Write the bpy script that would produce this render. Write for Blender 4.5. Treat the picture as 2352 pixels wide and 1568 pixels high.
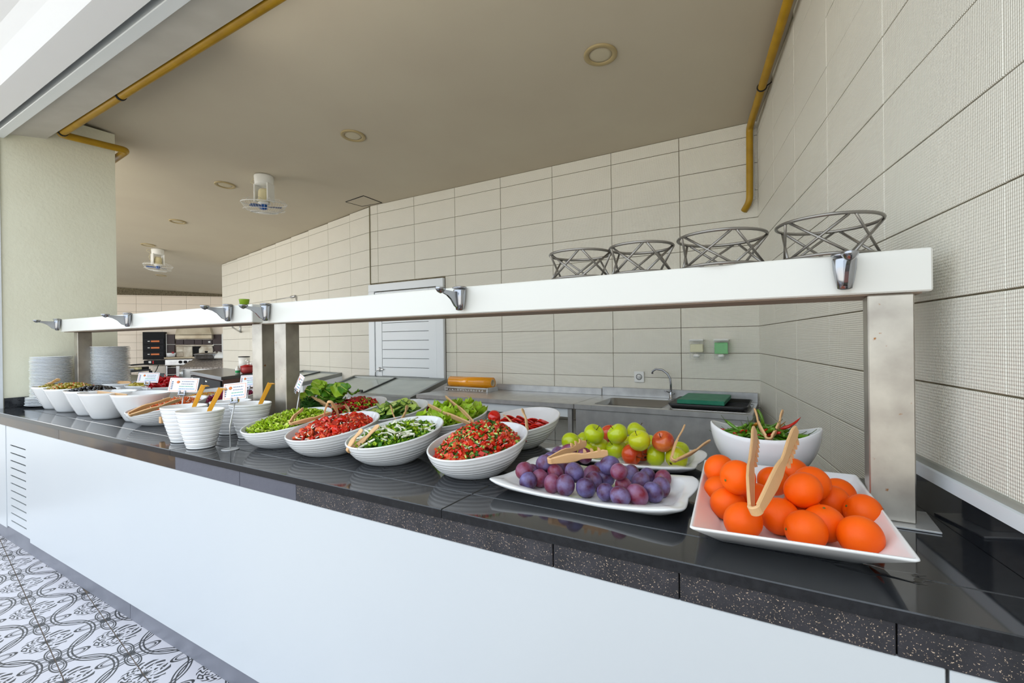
import bpy, bmesh, math, random
from mathutils import Vector, Matrix
PI=math.pi
R_=random.Random(7)
scene=bpy.context.scene
for o in list(bpy.data.objects): bpy.data.objects.remove(o)
COL=scene.collection
# ---------------------------------------------------------------- camera
FPX=1075.0; CAM=Vector((0,0,1.5205))
yaw,pitch,roll=0.53123397,-0.00188885,-0.01249225
def _axes():
    cy,sy=math.cos(yaw),math.sin(yaw); f=Vector((-sy,cy,0)); r=Vector((cy,sy,0)); u=Vector((0,0,1))
    cp,sp=math.cos(pitch),math.sin(pitch); f2=f*cp+u*sp; u2=u*cp-f*sp
    cr,sr=math.cos(roll),math.sin(roll)
    return r*cr+u2*sr,u2*cr-r*sr,f2
AR,AU,AF=_axes()
cd=bpy.data.cameras.new('camera'); cam=bpy.data.objects.new('camera',cd); COL.objects.link(cam)
cd.sensor_width=36; cd.sensor_fit='HORIZONTAL'; cd.lens=FPX/2352*36; cd.clip_start=.02; cd.clip_end=200
m=Matrix.Identity(4)
for i in range(3): m[i][0]=AR[i]; m[i][1]=AU[i]; m[i][2]=-AF[i]; m[i][3]=CAM[i]
cam.matrix_world=m
scene.camera=cam
# ---------------------------------------------------------------- world and light
w=bpy.data.worlds.new('sky'); scene.world=w; w.use_nodes=True
bg=w.node_tree.nodes['Background']; bg.inputs[0].default_value=(.80,.90,1.0,1); bg.inputs[1].default_value=2.15
scene.view_settings.view_transform='Standard'; scene.view_settings.look='None'
scene.view_settings.gamma=1; scene.view_settings.exposure=0.10; scene.view_settings.use_curve_mapping=False
def area(name,loc,aim,sx,sy,e,col):
    l=bpy.data.lights.new(name,'AREA'); l.shape='RECTANGLE'; l.size=sx; l.size_y=sy; l.energy=e; l.color=col
    o=bpy.data.objects.new(name,l); COL.objects.link(o); o.location=loc
    o.rotation_euler=(Vector(aim)-Vector(loc)).to_track_quat('-Z','Y').to_euler(); return o
# unseen area light, added to brighten the far kitchen
area('daylight_from_kitchen_yard',(-11.0,.2,2.6),(-11.5,6.0,1.8),7,3.4,160,(1.0,.93,.84))
# sun from behind the building; the terrace paving beyond the building's shadow throws it back under the ceiling
sl=bpy.data.lights.new('sun','SUN'); sl.energy=8.5; sl.angle=.009; sl.color=(1.0,.95,.88); so=bpy.data.objects.new('sun',sl); COL.objects.link(so)
so.rotation_euler=Vector((.25,-.64,-.77)).to_track_quat('-Z','Y').to_euler()
# two added fill lights, hidden behind the lintel to lift the interior
area('batten_lamp_behind_lintel',(-1.6,1.66,3.50),(-1.6,4.6,1.3),3.4,.12,8,(1.0,.95,.86))
area('batten_lamp_behind_lintel.001',(-7.6,1.9,3.45),(-7.6,5,1.3),3.4,.12,8,(1.0,.95,.86))
# ---------------------------------------------------------------- pixel rays (2352x1568 photograph) onto real planes
def ray(x,y): return AR*((x-1176)/FPX)-AU*((y-784)/FPX)+AF
def hn(q,n,d):
    r=ray(*q); n=Vector(n); return CAM+r*((d-n.dot(CAM))/n.dot(r))
def hz(q,z=1.0): return hn(q,(0,0,1),z)
def hy(q,y): return hn(q,(0,1,0),y)
def hx(q,x): return hn(q,(1,0,0),x)
def pxy(P):
    v=Vector(P)-CAM; d=v.dot(AF); return 1176+FPX*v.dot(AR)/d,784-FPX*v.dot(AU)/d
YB=4.712                                  # tiled back wall
def zceil(y): return 3.45+.07*(YB-y)
def hceil(q): return hn(q,(0,.07,1),3.45+.07*YB)
WA=0.19808; WN=Vector((math.cos(WA),math.sin(WA),0)); WD=Vector((-math.sin(WA),math.cos(WA),0)); WO=.7245   # oblique right wall
def wx(y): return (WO-WN.y*y)/WN.x
# ---------------------------------------------------------------- materials
MATS={}
def mat(name,col,rough=.5,metal=0,noise=None,bump=None,spec=.5,coat=0,island=0,trans=0,emit=0,wear=None,ior=1.45,sss=0,alpha=1):
    """noise=(scale,amount,colour2)  bump=(scale,strength,distance)  island=random value per loose piece"""
    if name in MATS: return MATS[name]
    m=bpy.data.materials.new(name); m.use_nodes=True; nt=m.node_tree; N=nt.nodes; L=nt.links
    p=N['Principled BSDF']; c=tuple(col)+(1,)
    p.inputs['Base Color'].default_value=c; p.inputs['Roughness'].default_value=rough; p.inputs['Metallic'].default_value=metal
    p.inputs['Specular IOR Level'].default_value=spec; p.inputs['IOR'].default_value=ior
    if alpha<1: p.inputs['Alpha'].default_value=alpha
    if coat: p.inputs['Coat Weight'].default_value=coat; p.inputs['Coat Roughness'].default_value=.08
    if trans: p.inputs['Transmission Weight'].default_value=trans
    if sss: p.inputs['Subsurface Weight'].default_value=sss; p.inputs['Subsurface Radius'].default_value=(.01,.006,.003)
    if emit: p.inputs['Emission Color'].default_value=c; p.inputs['Emission Strength'].default_value=emit
    tc=N.new('ShaderNodeTexCoord'); last=None
    def mixc(fac,c2,a=None):
        mx=N.new('ShaderNodeMix'); mx.data_type='RGBA'
        L.new(fac,mx.inputs[0])
        if a is None: mx.inputs[6].default_value=c
        else: L.new(a,mx.inputs[6])
        mx.inputs[7].default_value=tuple(c2)+(1,); return mx.outputs[2]
    if noise:
        n=N.new('ShaderNodeTexNoise'); n.inputs['Scale'].default_value=noise[0]; n.inputs['Detail'].default_value=6
        L.new(tc.outputs['Object'],n.inputs['Vector'])
        r=N.new('ShaderNodeMapRange'); r.inputs[1].default_value=.35; r.inputs[2].default_value=.68; r.inputs[3].default_value=0; r.inputs[4].default_value=noise[1]
        L.new(n.outputs[0],r.inputs[0]); last=mixc(r.outputs[0],noise[2])
    if wear:   # (scale,threshold,colour)
        n=N.new('ShaderNodeTexNoise'); n.inputs['Scale'].default_value=wear[0]; n.inputs['Detail'].default_value=8
        L.new(tc.outputs['Object'],n.inputs['Vector'])
        r=N.new('ShaderNodeMapRange'); r.inputs[1].default_value=wear[1]; r.inputs[2].default_value=wear[1]+.06
        L.new(n.outputs[0],r.inputs[0]); last=mixc(r.outputs[0],wear[2],last)
    if island:
        g=N.new('ShaderNodeNewGeometry'); h=N.new('ShaderNodeHueSaturation')
        r=N.new('ShaderNodeMapRange'); r.inputs[3].default_value=1-island; r.inputs[4].default_value=1+island
        L.new(g.outputs['Random Per Island'],r.inputs[0]); L.new(r.outputs[0],h.inputs['Value'])
        if last: L.new(last,h.inputs['Color'])
        else: h.inputs['Color'].default_value=c
        last=h.outputs[0]
    if last: L.new(last,p.inputs['Base Color'])
    if bump:
        n=N.new('ShaderNodeTexNoise'); n.inputs['Scale'].default_value=bump[0]; n.inputs['Detail'].default_value=4
        L.new(tc.outputs['Object'],n.inputs['Vector'])
        b=N.new('ShaderNodeBump'); b.inputs['Strength'].default_value=bump[1]; b.inputs['Distance'].default_value=bump[2]
        L.new(n.outputs[0],b.inputs['Height']); L.new(b.outputs[0],p.inputs['Normal'])
    MATS[name]=m; return m
def nodemath(N,L,op,a,b=None,c=None):
    n=N.new('ShaderNodeMath'); n.operation=op
    for i,v in enumerate((a,b,c)):
        if v is None: continue
        if isinstance(v,(int,float)): n.inputs[i].default_value=v
        else: L.new(v,n.inputs[i])
    return n.outputs[0]
def tilemat(name,col,k=440.,dist=.0016):
    """glazed wall tile with a pressed diagonal dimple relief; object coordinates: x along, z up"""
    m=mat(name,col,.28,noise=(3.5,.35,tuple(x*.93 for x in col)),island=.03,spec=.45); nt=m.node_tree; N=nt.nodes; L=nt.links
    tc=N.new('ShaderNodeTexCoord'); s=N.new('ShaderNodeSeparateXYZ'); L.new(tc.outputs['Object'],s.inputs[0])
    a=nodemath(N,L,'MULTIPLY_ADD',s.outputs[0],k,0.); b=nodemath(N,L,'MULTIPLY',s.outputs[2],k*.8)
    u=nodemath(N,L,'SINE',nodemath(N,L,'ADD',a,b)); v=nodemath(N,L,'SINE',nodemath(N,L,'SUBTRACT',a,b))
    h=nodemath(N,L,'MULTIPLY',u,v)
    bp=N.new('ShaderNodeBump'); bp.inputs['Strength'].default_value=.8; bp.inputs['Distance'].default_value=dist
    L.new(h,bp.inputs['Height']); L.new(bp.outputs[0],N['Principled BSDF'].inputs['Normal']); return m
# ---------------------------------------------------------------- mesh builder
class M:
    def __init__(s): s.v=[]; s.f=[]; s.m=[]; s.sm=[]
    def add(s,vs,fs,mi=0,sm=True):
        b=len(s.v); s.v+=[tuple(x) for x in vs]; s.f+=[tuple(i+b for i in f) for f in fs]; s.m+=[mi]*len(fs); s.sm+=[sm]*len(fs)
    def box(s,x0,x1,y0,y1,z0,z1,mi=0,T=None):
        vs=[Vector((x,y,z)) for z in (z0,z1) for y in (y0,y1) for x in (x0,x1)]
        if T is not None: vs=[T@p for p in vs]
        s.add(vs,[(0,2,3,1),(4,5,7,6),(0,1,5,4),(1,3,7,5),(3,2,6,7),(2,0,4,6)],mi,False)
    def rbox(s,x0,x1,y0,y1,z0,z1,r=.003,mi=0,T=None):
        """box with chamfered edges"""
        r=min(r,(x1-x0)*.45,(y1-y0)*.45,(z1-z0)*.45); vs=[];idx={}
        for iz,z in enumerate((z0,z1)):
            for iy,y in enumerate((y0,y1)):
                for ix,x in enumerate((x0,x1)):
                    sx,sy,sz=(1,-1)[ix],(1,-1)[iy],(1,-1)[iz]
                    for a in range(3):
                        p=[x+sx*r,y+sy*r,z+sz*r]; p[a]=(x,y,z)[a]; idx[(ix,iy,iz,a)]=len(vs); vs.append(Vector(p))
        fs=[]
        for a in range(3):
            b,c=[k for k in range(3) if k!=a]
            for e in (0,1):
                q=[]
                for (i,j) in ((0,0),(1,0),(1,1),(0,1)):
                    t=[0,0,0]; t[a]=e; t[b]=i; t[c]=j; q.append(idx[(*t,a)])
                fs.append(q)
        for a in range(3):       # edges along a
            b,c=[k for k in range(3) if k!=a]
            for i in (0,1):
                for j in (0,1):
                    t0=[0,0,0]; t1=[0,0,0]; t1[a]=1
                    for t in (t0,t1): t[b]=i; t[c]=j
                    fs.append([idx[(*t0,b)],idx[(*t1,b)],idx[(*t1,c)],idx[(*t0,c)]])
        for ix in (0,1):
            for iy in (0,1):
                for iz in (0,1): fs.append([idx[(ix,iy,iz,a)] for a in range(3)])
        if T is not None: vs=[T@p for p in vs]
        # fix winding from centroid
        cen=sum(vs,Vector())/len(vs); out=[]
        for f in fs:
            n=(vs[f[1]]-vs[f[0]]).cross(vs[f[2]]-vs[f[0]]); fc=sum((vs[i] for i in f),Vector())/len(f)
            out.append(f if n.dot(fc-cen)>0 else f[::-1])
        s.add(vs,out,mi,False)
    def loft(s,rings,cap0=True,cap1=True,mi=0,closed=True,sm=True):
        n=len(rings[0]); b=[]; vs=[]
        for r in rings: b.append(len(vs)); vs+=[Vector(p) for p in r]
        fs=[]
        for i in range(len(rings)-1):
            for j in range(n if closed else n-1):
                k=(j+1)%n; fs.append((b[i]+j,b[i]+k,b[i+1]+k,b[i+1]+j))
        if cap0: fs.append(tuple(range(b[0]+n-1,b[0]-1,-1)))
        if cap1: fs.append(tuple(range(b[-1],b[-1]+n)))
        s.add(vs,fs,mi,sm)
    def lathe(s,prof,seg=32,c=(0,0,0),mi=0,cap0=True,cap1=True,T=None,sx=1,sy=1,sm=True):
        rings=[]
        for r,z in prof:
            ring=[Vector((c[0]+sx*r*math.cos(2*PI*i/seg),c[1]+sy*r*math.sin(2*PI*i/seg),c[2]+z)) for i in range(seg)]
            if T is not None: ring=[T@p for p in ring]
            rings.append(ring)
        s.loft(rings,cap0,cap1,mi,sm=sm)
    def tube(s,pts,r,seg=8,mi=0,caps=True,closed=False):
        pts=[Vector(p) for p in pts]; n=len(pts); rr=r if isinstance(r,(list,tuple)) else [r]*n
        rings=[]; up=None
        for i,p in enumerate(pts):
            a=pts[(i-1)%n] if (closed or i>0) else p; b=pts[(i+1)%n] if (closed or i<n-1) else p
            t=(b-a).normalized()
            if up is None: up=t.orthogonal().normalized()
            up=(up-t*up.dot(t)).normalized() if (up-t*up.dot(t)).length>1e-6 else t.orthogonal().normalized()
            q=t.cross(up)
            rings.append([p+(up*math.cos(2*PI*k/seg)+q*math.sin(2*PI*k/seg))*rr[i] for k in range(seg)])
        if closed: rings.append(rings[0]); caps=False
        s.loft(rings,caps,caps,mi)
    def strip(s,pts,wd,w,t,mi=0):
        """flat bar swept along pts; wd = width direction, w widths, t thickness"""
        pts=[Vector(p) for p in pts]; wd=Vector(wd).normalized(); n=len(pts); ww=w if isinstance(w,(list,tuple)) else [w]*n; rings=[]
        for i,p in enumerate(pts):
            tg=(pts[min(i+1,n-1)]-pts[max(i-1,0)]).normalized(); x=(wd-tg*wd.dot(tg)).normalized(); y=tg.cross(x); h=ww[i]/2; k=t/2
            rings.append([p+x*a+y*b for a,b in ((-h,-k*.4),(-h*.8,-k),(h*.8,-k),(h,-k*.4),(h,k*.4),(h*.8,k),(-h*.8,k),(-h,k*.4))])
        s.loft(rings,True,True,mi,sm=False)
    def poly(s,pts,z0,z1,mi=0):
        """vertical prism over an xy polygon"""
        n=len(pts); lo=[Vector((p[0],p[1],z0)) for p in pts]; hi=[Vector((p[0],p[1],z1)) for p in pts]
        s.add(lo+hi,[tuple(range(n-1,-1,-1)),tuple(range(n,2*n))]+[(i,(i+1)%n,n+(i+1)%n,n+i) for i in range(n)],mi,False)
    def mesh(s,name):
        me=bpy.data.meshes.new(name); me.from_pydata(s.v,[],s.f)
        me.polygons.foreach_set('material_index',s.m); me.polygons.foreach_set('use_smooth',s.sm); me.update(); return me
    def obj(s,name,mats,parent=None,loc=None,fix=False):
        me=s.mesh(name)
        if not isinstance(mats,(list,tuple)): mats=[mats]
        for x in mats: me.materials.append(x)
        if fix:
            bm=bmesh.new(); bm.from_mesh(me); bmesh.ops.recalc_face_normals(bm,faces=bm.faces); bm.to_mesh(me); bm.free()
        o=bpy.data.objects.new(name,me); COL.objects.link(o)
        if parent: o.parent=parent
        if loc is not None: o.location=loc
        return o
def tag(o,label=None,cat=None,group=None,kind=None):
    if label: o['label']=label
    if cat: o['category']=cat
    if group: o['group']=group
    if kind: o['kind']=kind
    return o
def thing(name,label,cat,loc=(0,0,0),rz=0,group=None):
    o=bpy.data.objects.new(name,None); o.empty_display_size=.05; COL.objects.link(o); o.location=loc; o.rotation_euler=(0,0,rz); return tag(o,label,cat,group)
def part(name,me_or_M,mats,parent,label=None,fix=False):
    o=me_or_M.obj(name,mats,parent,fix=fix)
    if label: o['label']=label
    return o
def dup(root,loc,rz=None,label=None,group=None):
    r=root.copy(); COL.objects.link(r); r.location=loc
    if rz is not None: r.rotation_euler=(0,0,rz) if not isinstance(rz,tuple) else rz
    if label: r['label']=label
    if group: r['group']=group
    for ch in list(root.children):
        c=ch.copy(); COL.objects.link(c); c.parent=r
        for g in list(ch.children):
            d=g.copy(); COL.objects.link(d); d.parent=c
    return r
def frame(o,u,v,n):
    """matrix: local x->u, y->n, z->v"""
    T=Matrix.Identity(4)
    for i in range(3): T[i][0]=u[i]; T[i][1]=n[i]; T[i][2]=v[i]; T[i][3]=o[i]
    return T
UP=Vector((0,0,1))
def C(r,g,b):
    f=lambda x:(x/255/12.92) if x<=10 else ((x/255+.055)/1.055)**2.4
    return (f(r),f(g),f(b))
m_grout=mat('grout',C(120,110,88),.9,noise=(30,.7,C(70,62,45)))
m_tile=tilemat('wall_tile_glaze',C(231,227,214))
m_tilew=tilemat('wall_tile_glaze_warm',C(236,222,204),300,.0006)
m_ceil=mat('ceiling_plaster',C(200,191,171),.85,noise=(1.3,.35,C(188,176,158)),bump=(60,.15,.002))
m_col=mat('column_stucco',C(236,234,212),.85,noise=(5,.25,C(224,220,196)),bump=(38,.5,.006))
m_soff=mat('lintel_plaster',C(212,208,198),.85,noise=(3,.5,C(186,182,170)),bump=(20,.2,.002))
m_white=mat('white_paint',C(226,230,233),.35,noise=(2.5,.15,C(214,220,226)))
m_panel=mat('white_lacquered_sheet',C(206,209,211),.3,noise=(1.2,.3,C(197,202,208)))
m_black=mat('black_polished_granite',C(30,32,36),.07,noise=(60,.25,C(58,60,64)),spec=.7,bump=(7,.05,.002))
m_edge=mat('black_speckled_stone',C(38,38,43),.4,noise=(14,.6,C(66,64,70)),wear=(300,.625,C(205,180,155)),bump=(60,.35,.002))
m_slate=mat('grey_slate_edge',C(88,88,98),.55,noise=(18,.6,C(92,92,102)),bump=(25,.6,.004))
m_brown=mat('brown_polished_stone',C(58,50,50),.12,noise=(7,.8,C(92,72,50)),spec=.6)
m_kick=mat('grey_kick_plate',C(134,135,144),.38,metal=.25,noise=(5,.6,C(112,114,124)))
m_dark=mat('dark_gap',C(18,18,20),.8)
m_steel=mat('brushed_steel',C(190,186,178),.33,metal=.9,noise=(6,.5,C(128,120,110)),bump=(90,.08,.001))
m_steelp=mat('worn_post_steel',C(182,176,165),.36,metal=.85,noise=(9,.6,C(132,124,116)),wear=(38,.69,C(140,90,40)))
m_steels=mat('satin_steel',C(205,205,204),.32,metal=.65,noise=(12,.5,C(170,170,172)))
m_chrome=mat('chrome',C(165,167,172),.2,metal=1)
m_solid=mat('white_solid_surface',C(222,221,214),.3)
m_yel=mat('yellow_gas_pipe_paint',C(178,138,22),.4,noise=(9,.5,C(140,104,20)))
m_beige=mat('beige_plastic',C(222,178,128),.35,noise=(30,.15,C(206,158,106)),spec=.4)
m_ceram=mat('white_glazed_ceramic',C(240,240,240),.12,spec=.55,coat=.3)
m_porc=mat('white_porcelain',C(236,236,236),.15,coat=.2)
m_plasw=mat('white_plastic',C(232,232,228),.4)
m_cream=mat('cream_plastic',C(222,212,172),.45)

# ---------------------------------------------------------------- tiled surfaces
_tc={}
def tile_mesh(w,h,t,mt,b=.002):
    key=(round(w,3),round(h,3),round(t,4),mt.name)
    if key in _tc: return _tc[key]
    x,z=key[0],key[1]; v=[]; 
    for (yy,i) in ((0,0),(-(t-b),0),(-t,b)):
        v+=[(i,yy,i),(x-i,yy,i),(x-i,yy,z-i),(i,yy,z-i)]
    f=[(8,9,10,11)]
    for a in (0,4): f+=[(a+k,a+(k+1)%4,a+4+(k+1)%4,a+4+k) for k in range(4)]
    me=bpy.data.meshes.new('tile'); me.from_pydata(v,[],f); me.materials.append(mt); me.update(); _tc[key]=me; return me
def rects_minus(r,h):
    x0,x1,z0,z1=r; a0,a1,b0,b1=h
    if a0>=x1 or a1<=x0 or b0>=z1 or b1<=z0: return [r]
    o=[]
    if a0>x0: o.append((x0,a0,z0,z1))
    if a1<x1: o.append((a1,x1,z0,z1))
    m0,m1=max(x0,a0),min(x1,a1)
    if b0>z0: o.append((m0,m1,z0,b0))
    if b1<z1: o.append((m0,m1,b1,z1))
    return [q for q in o if q[1]-q[0]>.03 and q[3]-q[2]>.02]
def tiled(parent,T,s0,s1,z0,ztop,ss,zs,W,H,mt,holes=(),gap=.0045,t=.006):
    """tiles on the wall's front; T maps local (x along, -y out of wall, z up) to world; ss/zs a grout line"""
    Rr=random.Random(sum(map(ord,parent.name))); i0=math.floor((s0-ss)/W); j0=math.floor((z0-zs)/H)
    i=i0
    while ss+i*W<s1:
        j=j0
        while True:
            a0,a1=max(s0,ss+i*W),min(s1,ss+(i+1)*W); b0=max(z0,zs+j*H); zt=min(ztop(a0),ztop(a1)); b1=min(zt,zs+(j+1)*H)
            if b0>=zt: break
            rs=[(a0,a1,b0,b1)]
            for h in holes: rs=[q for r in rs for q in rects_minus(r,h)]
            for (p0,p1,q0,q1) in rs:
                if p1-p0<.03 or q1-q0<.02: continue
                o=bpy.data.objects.new('tile',tile_mesh(p1-p0-gap,q1-q0-gap,t,mt)); COL.objects.link(o); o.parent=parent
                o.matrix_world=T@Matrix.Translation((p0+gap/2,Rr.uniform(-.0006,.0006),q0+gap/2))
            j+=1
        i+=1
def wallslab(name,P,Q,z0,z1,th,mt):
    """wall from P to Q (xy), z1 a function of y or number; thickness away to the left of P->Q"""
    P=Vector((P[0],P[1],0)); Q=Vector((Q[0],Q[1],0)); d=(Q-P).normalized(); n=Vector((-d.y,d.x,0))
    b=M(); vs=[]
    for p in (P,Q,Q+n*th,P+n*th): vs.append(Vector((p.x,p.y,z0)))
    for p in (P,Q,Q+n*th,P+n*th): vs.append(Vector((p.x,p.y,z1(p.y) if callable(z1) else z1)))
    b.add(vs,[(3,2,1,0),(4,5,6,7),(0,1,5,4),(1,2,6,5),(2,3,7,6),(3,0,4,7)],0,False)
    o=b.obj(name,mt,fix=True); tag(o,kind='structure'); return o,frame(P,d,UP,n)
# back wall (door opening x -5.136..-3.75)
XC=wx(YB)
dL=hy((845,655),YB).x; dR=hy((1022,638),YB).x; dT=hy((1021,638),YB).z
dL=-5.085
wb,T=wallslab('wall_back',(-5.09,YB+.006),(XC,YB+.006),0,zceil,.15,m_grout)
tiled(wb,T,0.0,XC+5.09,0.0,lambda s:zceil(YB)-.002,-.879+5.09,1.380,.675,.243,m_tile,holes=[(dL+5.09-.01,dR+5.09+.004,-1,dT+.004)])
# right wall, oblique
def P2(s): p=WN*WO+WD*s; return (p.x,p.y)
wr,T=wallslab('wall_right',P2(4.69),P2(-1.2),0,lambda y:3.9,.15,m_grout)
# local x runs toward the camera here: s_local = 4.69 - s
tiled(wr,T,0,4.69+.2,0.0,lambda s:zceil(P2(4.69-s)[1])-.002,4.69-1.382,1.380,.645,.243,m_tile)
# left part of the back wall, oblique, then the far kitchen wall
we=hceil((510,607)); wl_d=(Vector((we.x,we.y,0))-Vector((-5.09,YB,0))); LL=wl_d.length; wl_d.normalize()
wl,T=wallslab('wall_left',(we.x,we.y),(-5.09,YB+.006),0,zceil,.12,m_grout)
n_l=Vector((-wl_d.y,wl_d.x,0)); 
if n_l.y<0: n_l=-n_l
s804=(hn((804.5,600),n_l,n_l.dot(Vector((-5.09,YB,0))))-Vector((we.x,we.y,0))).dot(-wl_d)
tiled(wl,T,0.0,LL-.004,0.0,lambda s:zceil(we.y+(YB-we.y)*s/LL)-.004,s804,1.380,.675,.243,m_tile)
FD=Vector((.64,.768,0)).normalized(); FN=Vector((.768,-.64,0)).normalized()     # far wall direction / normal into the room
FP=Vector((-17.1,7.4,0)); FO=FN.dot(FP)
wf,T=wallslab('wall_far',tuple((FP-FD*3.2)[:2]),tuple((FP+FD*4.2)[:2]),0,lambda y:3.55,.15,m_grout)
def far(q,off=0.): return hn(q,FN,FO+off)
s_f=(far((427,600))-(FP-FD*3.2)).dot(FD)
zf=far((300,662)).z
tiled(wf,T,0.0,7.4,0.0,lambda s:3.1,s_f,zf,.675,.243,m_tilew)
# ceiling : plaster slab, one thickness, front edge at the lintel
def slab(name,pts,zb,zt,mt,kind='structure'):
    b=M(); n=len(pts); lo=[Vector((p[0],p[1],zb(p[1]))) for p in pts]; hi=[Vector((p[0],p[1],zt(p[1]))) for p in pts]
    b.add(lo+hi,[tuple(range(n)),tuple(range(2*n-1,n-1,-1))]+[((i+1)%n,i,n+i,n+(i+1)%n) for i in range(n)],0,False)
    o=b.obj(name,mt,fix=True); tag(o,kind=kind); return o
slab('ceiling',[(-24,1.53),(wx(1.53)+.1,1.53),(wx(YB)+.1,YB+.1),(-5,YB+.2),(-12,7),(-12,14),(-24,14)],zceil,lambda y:zceil(y)+.12,m_ceil)
# lintel over the hatch
slab('trim_1',[(-24,1.27),(wx(1.27)+.2,1.27),(wx(1.53)+.2,1.53),(-24,1.53)],lambda y:3.345 if y<1.3 else 3.395,lambda y:3.95,m_soff)
# column
b=M(); b.box(-6.25,-5.75,1.235,2.03,0,3.62); o=b.obj('trim_2',m_col); tag(o,kind='structure')
o['label']='rough cream stucco pillar at the left end of the counter'
# floors
b=M(); b.box(-24,1.2,1.25,14,-.1,0.0); tag(b.obj('floor',mat('kitchen_floor',C(120,116,110),.4,noise=(4,.4,C(90,86,80)))),kind='structure')
# outside floor: printed cement tiles laid at a slight angle
N0=hz((126.9,1516),0.); TA=math.radians(-7.55); TW=.2325
def floortile_mat():
    m=bpy.data.materials.new('printed_floor_tile'); m.use_nodes=True; nt=m.node_tree; N=nt.nodes; L=nt.links; p=N['Principled BSDF']; p.inputs['Roughness'].default_value=.38
    tc=N.new('ShaderNodeTexCoord'); s=N.new('ShaderNodeSeparateXYZ'); L.new(tc.outputs['Object'],s.inputs[0])
    oi=N.new('ShaderNodeObjectInfo'); par=N.new('ShaderNodeAttribute'); par.attribute_type='OBJECT'; par.attribute_name='print_turn'
    mth=lambda op,a,b=None,c=None: nodemath(N,L,op,a,b,c)
    # local 0..1 coordinates; the print has knots at (0,0),(1,1), flower at (1,0), star at (0,1); mirrored for turned tiles
    x0=mth('DIVIDE',s.outputs[0],TW); y=mth('DIVIDE',s.outputs[1],TW)
    fl=par.outputs['Fac']; x=mth('ADD',mth('MULTIPLY',x0,mth('SUBTRACT',1,mth('MULTIPLY',fl,2))),fl)
    def dist(cx,cy,sx=1,sy=1): return mth('SQRT',mth('ADD',mth('POWER',mth('ABSOLUTE',mth('MULTIPLY',mth('SUBTRACT',x,cx),sx)),2),mth('POWER',mth('ABSOLUTE',mth('MULTIPLY',mth('SUBTRACT',y,cy),sy)),2)))
    def line(v,w): return mth('LESS_THAN',mth('ABSOLUTE',v),w)
    acc=None
    def orr(a):
        nonlocal acc
        acc=a if acc is None else mth('MAXIMUM',acc,a)
    # interlaced loops along the tile edges that leave each knot
    for (cx,cy,sx,sy) in ((.27,0,1,2.1),(.73,1,1,2.1),(0,.27,2.1,1),(1,.73,2.1,1)):
        d=dist(cx,cy,sx,sy); orr(line(mth('SUBTRACT',d,.265),.026)); orr(line(mth('SUBTRACT',d,.19),.018))
    for (cx,cy) in ((1,0),(0,1)):
        d=dist(cx,cy)
        orr(line(mth('SUBTRACT',d,.80),.016)); orr(line(mth('SUBTRACT',d,.735),.016))
    # flower at (1,0)
    d=dist(1,0); an=mth('ARCTAN2',y,mth('SUBTRACT',x,1))
    pet=mth('MULTIPLY_ADD',mth('SINE',mth('MULTIPLY',an,8)),.06,.13); orr(mth('LESS_THAN',d,mth('MULTIPLY_ADD',mth('SINE',mth('MULTIPLY',an,16)),.035,.10)))
    nz=N.new('ShaderNodeTexNoise'); nz.inputs['Scale'].default_value=34; nz.inputs['Detail'].default_value=1; L.new(tc.outputs['Object'],nz.inputs['Vector'])
    blob=mth('GREATER_THAN',mth('SINE',mth('ADD',mth('MULTIPLY',an,12),mth('MULTIPLY',d,38))),.0)
    band=mth('MULTIPLY',mth('GREATER_THAN',d,.17),mth('LESS_THAN',d,.44)); orr(mth('MULTIPLY',mth('MULTIPLY',blob,band),mth('GREATER_THAN',nz.outputs[0],.42)))
    # star at (0,1)
    d2=dist(0,1); an2=mth('ARCTAN2',mth('SUBTRACT',y,1),x)
    orr(mth('LESS_THAN',d2,mth('MULTIPLY_ADD',mth('ABSOLUTE',mth('SINE',mth('MULTIPLY',an2,4))),-.13,.20)))
    band2=mth('MULTIPLY',mth('GREATER_THAN',d2,.20),mth('LESS_THAN',d2,.40)); cur=mth('GREATER_THAN',mth('SINE',mth('ADD',mth('MULTIPLY',an2,16),mth('MULTIPLY',mth('SINE',mth('MULTIPLY',d2,50)),2.2))),.15); orr(mth('MULTIPLY',cur,band2))
    mx=N.new('ShaderNodeMix'); mx.data_type='RGBA'; L.new(acc,mx.inputs[0]); mx.inputs[6].default_value=C(205,202,208)+(1,); mx.inputs[7].default_value=C(58,58,60)+(1,)
    L.new(mx.outputs[2],p.inputs['Base Color']); return m
m_ft=floortile_mat()
b=M(); b.box(-9,1.2,-1.5,1.24,-.1,-.004); fo=b.obj('floor_terrace',mat('floor_grout',C(120,108,98),.9)); tag(fo,kind='structure')
b=M(); b.box(-30,20,-30,-1.5,-.1,-.004); b.box(-30,-9,-1.5,1.24,-.1,-.004); b.box(1.2,20,-1.5,1.24,-.1,-.004); tag(b.obj('floor_paving',mat('pale_paving',C(196,190,180),.8,noise=(2,.4,C(170,165,155)))),kind='structure')
b=M(); b.rbox(.0012,TW-.0012,.0024,TW-.0024,-.008,0,.001); ftm=b.mesh('tile'); ftm.materials.append(m_ft)
ca,sa=math.cos(TA),math.sin(TA)
for i in range(-13,9):
    for j in range(-6,3):
        px=N0.x+ca*i*TW-sa*j*TW; py=N0.y+sa*i*TW+ca*j*TW
        cx,cy=px+(ca-sa)*TW/2,py+(sa+ca)*TW/2
        if cy>1.26 or cx<-6: continue
        o=bpy.data.objects.new('tile',ftm); COL.objects.link(o); o.parent=fo; o.location=(px,py,0); o.rotation_euler=(0,0,TA); o['print_turn']=float((i+j)%2)
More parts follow.
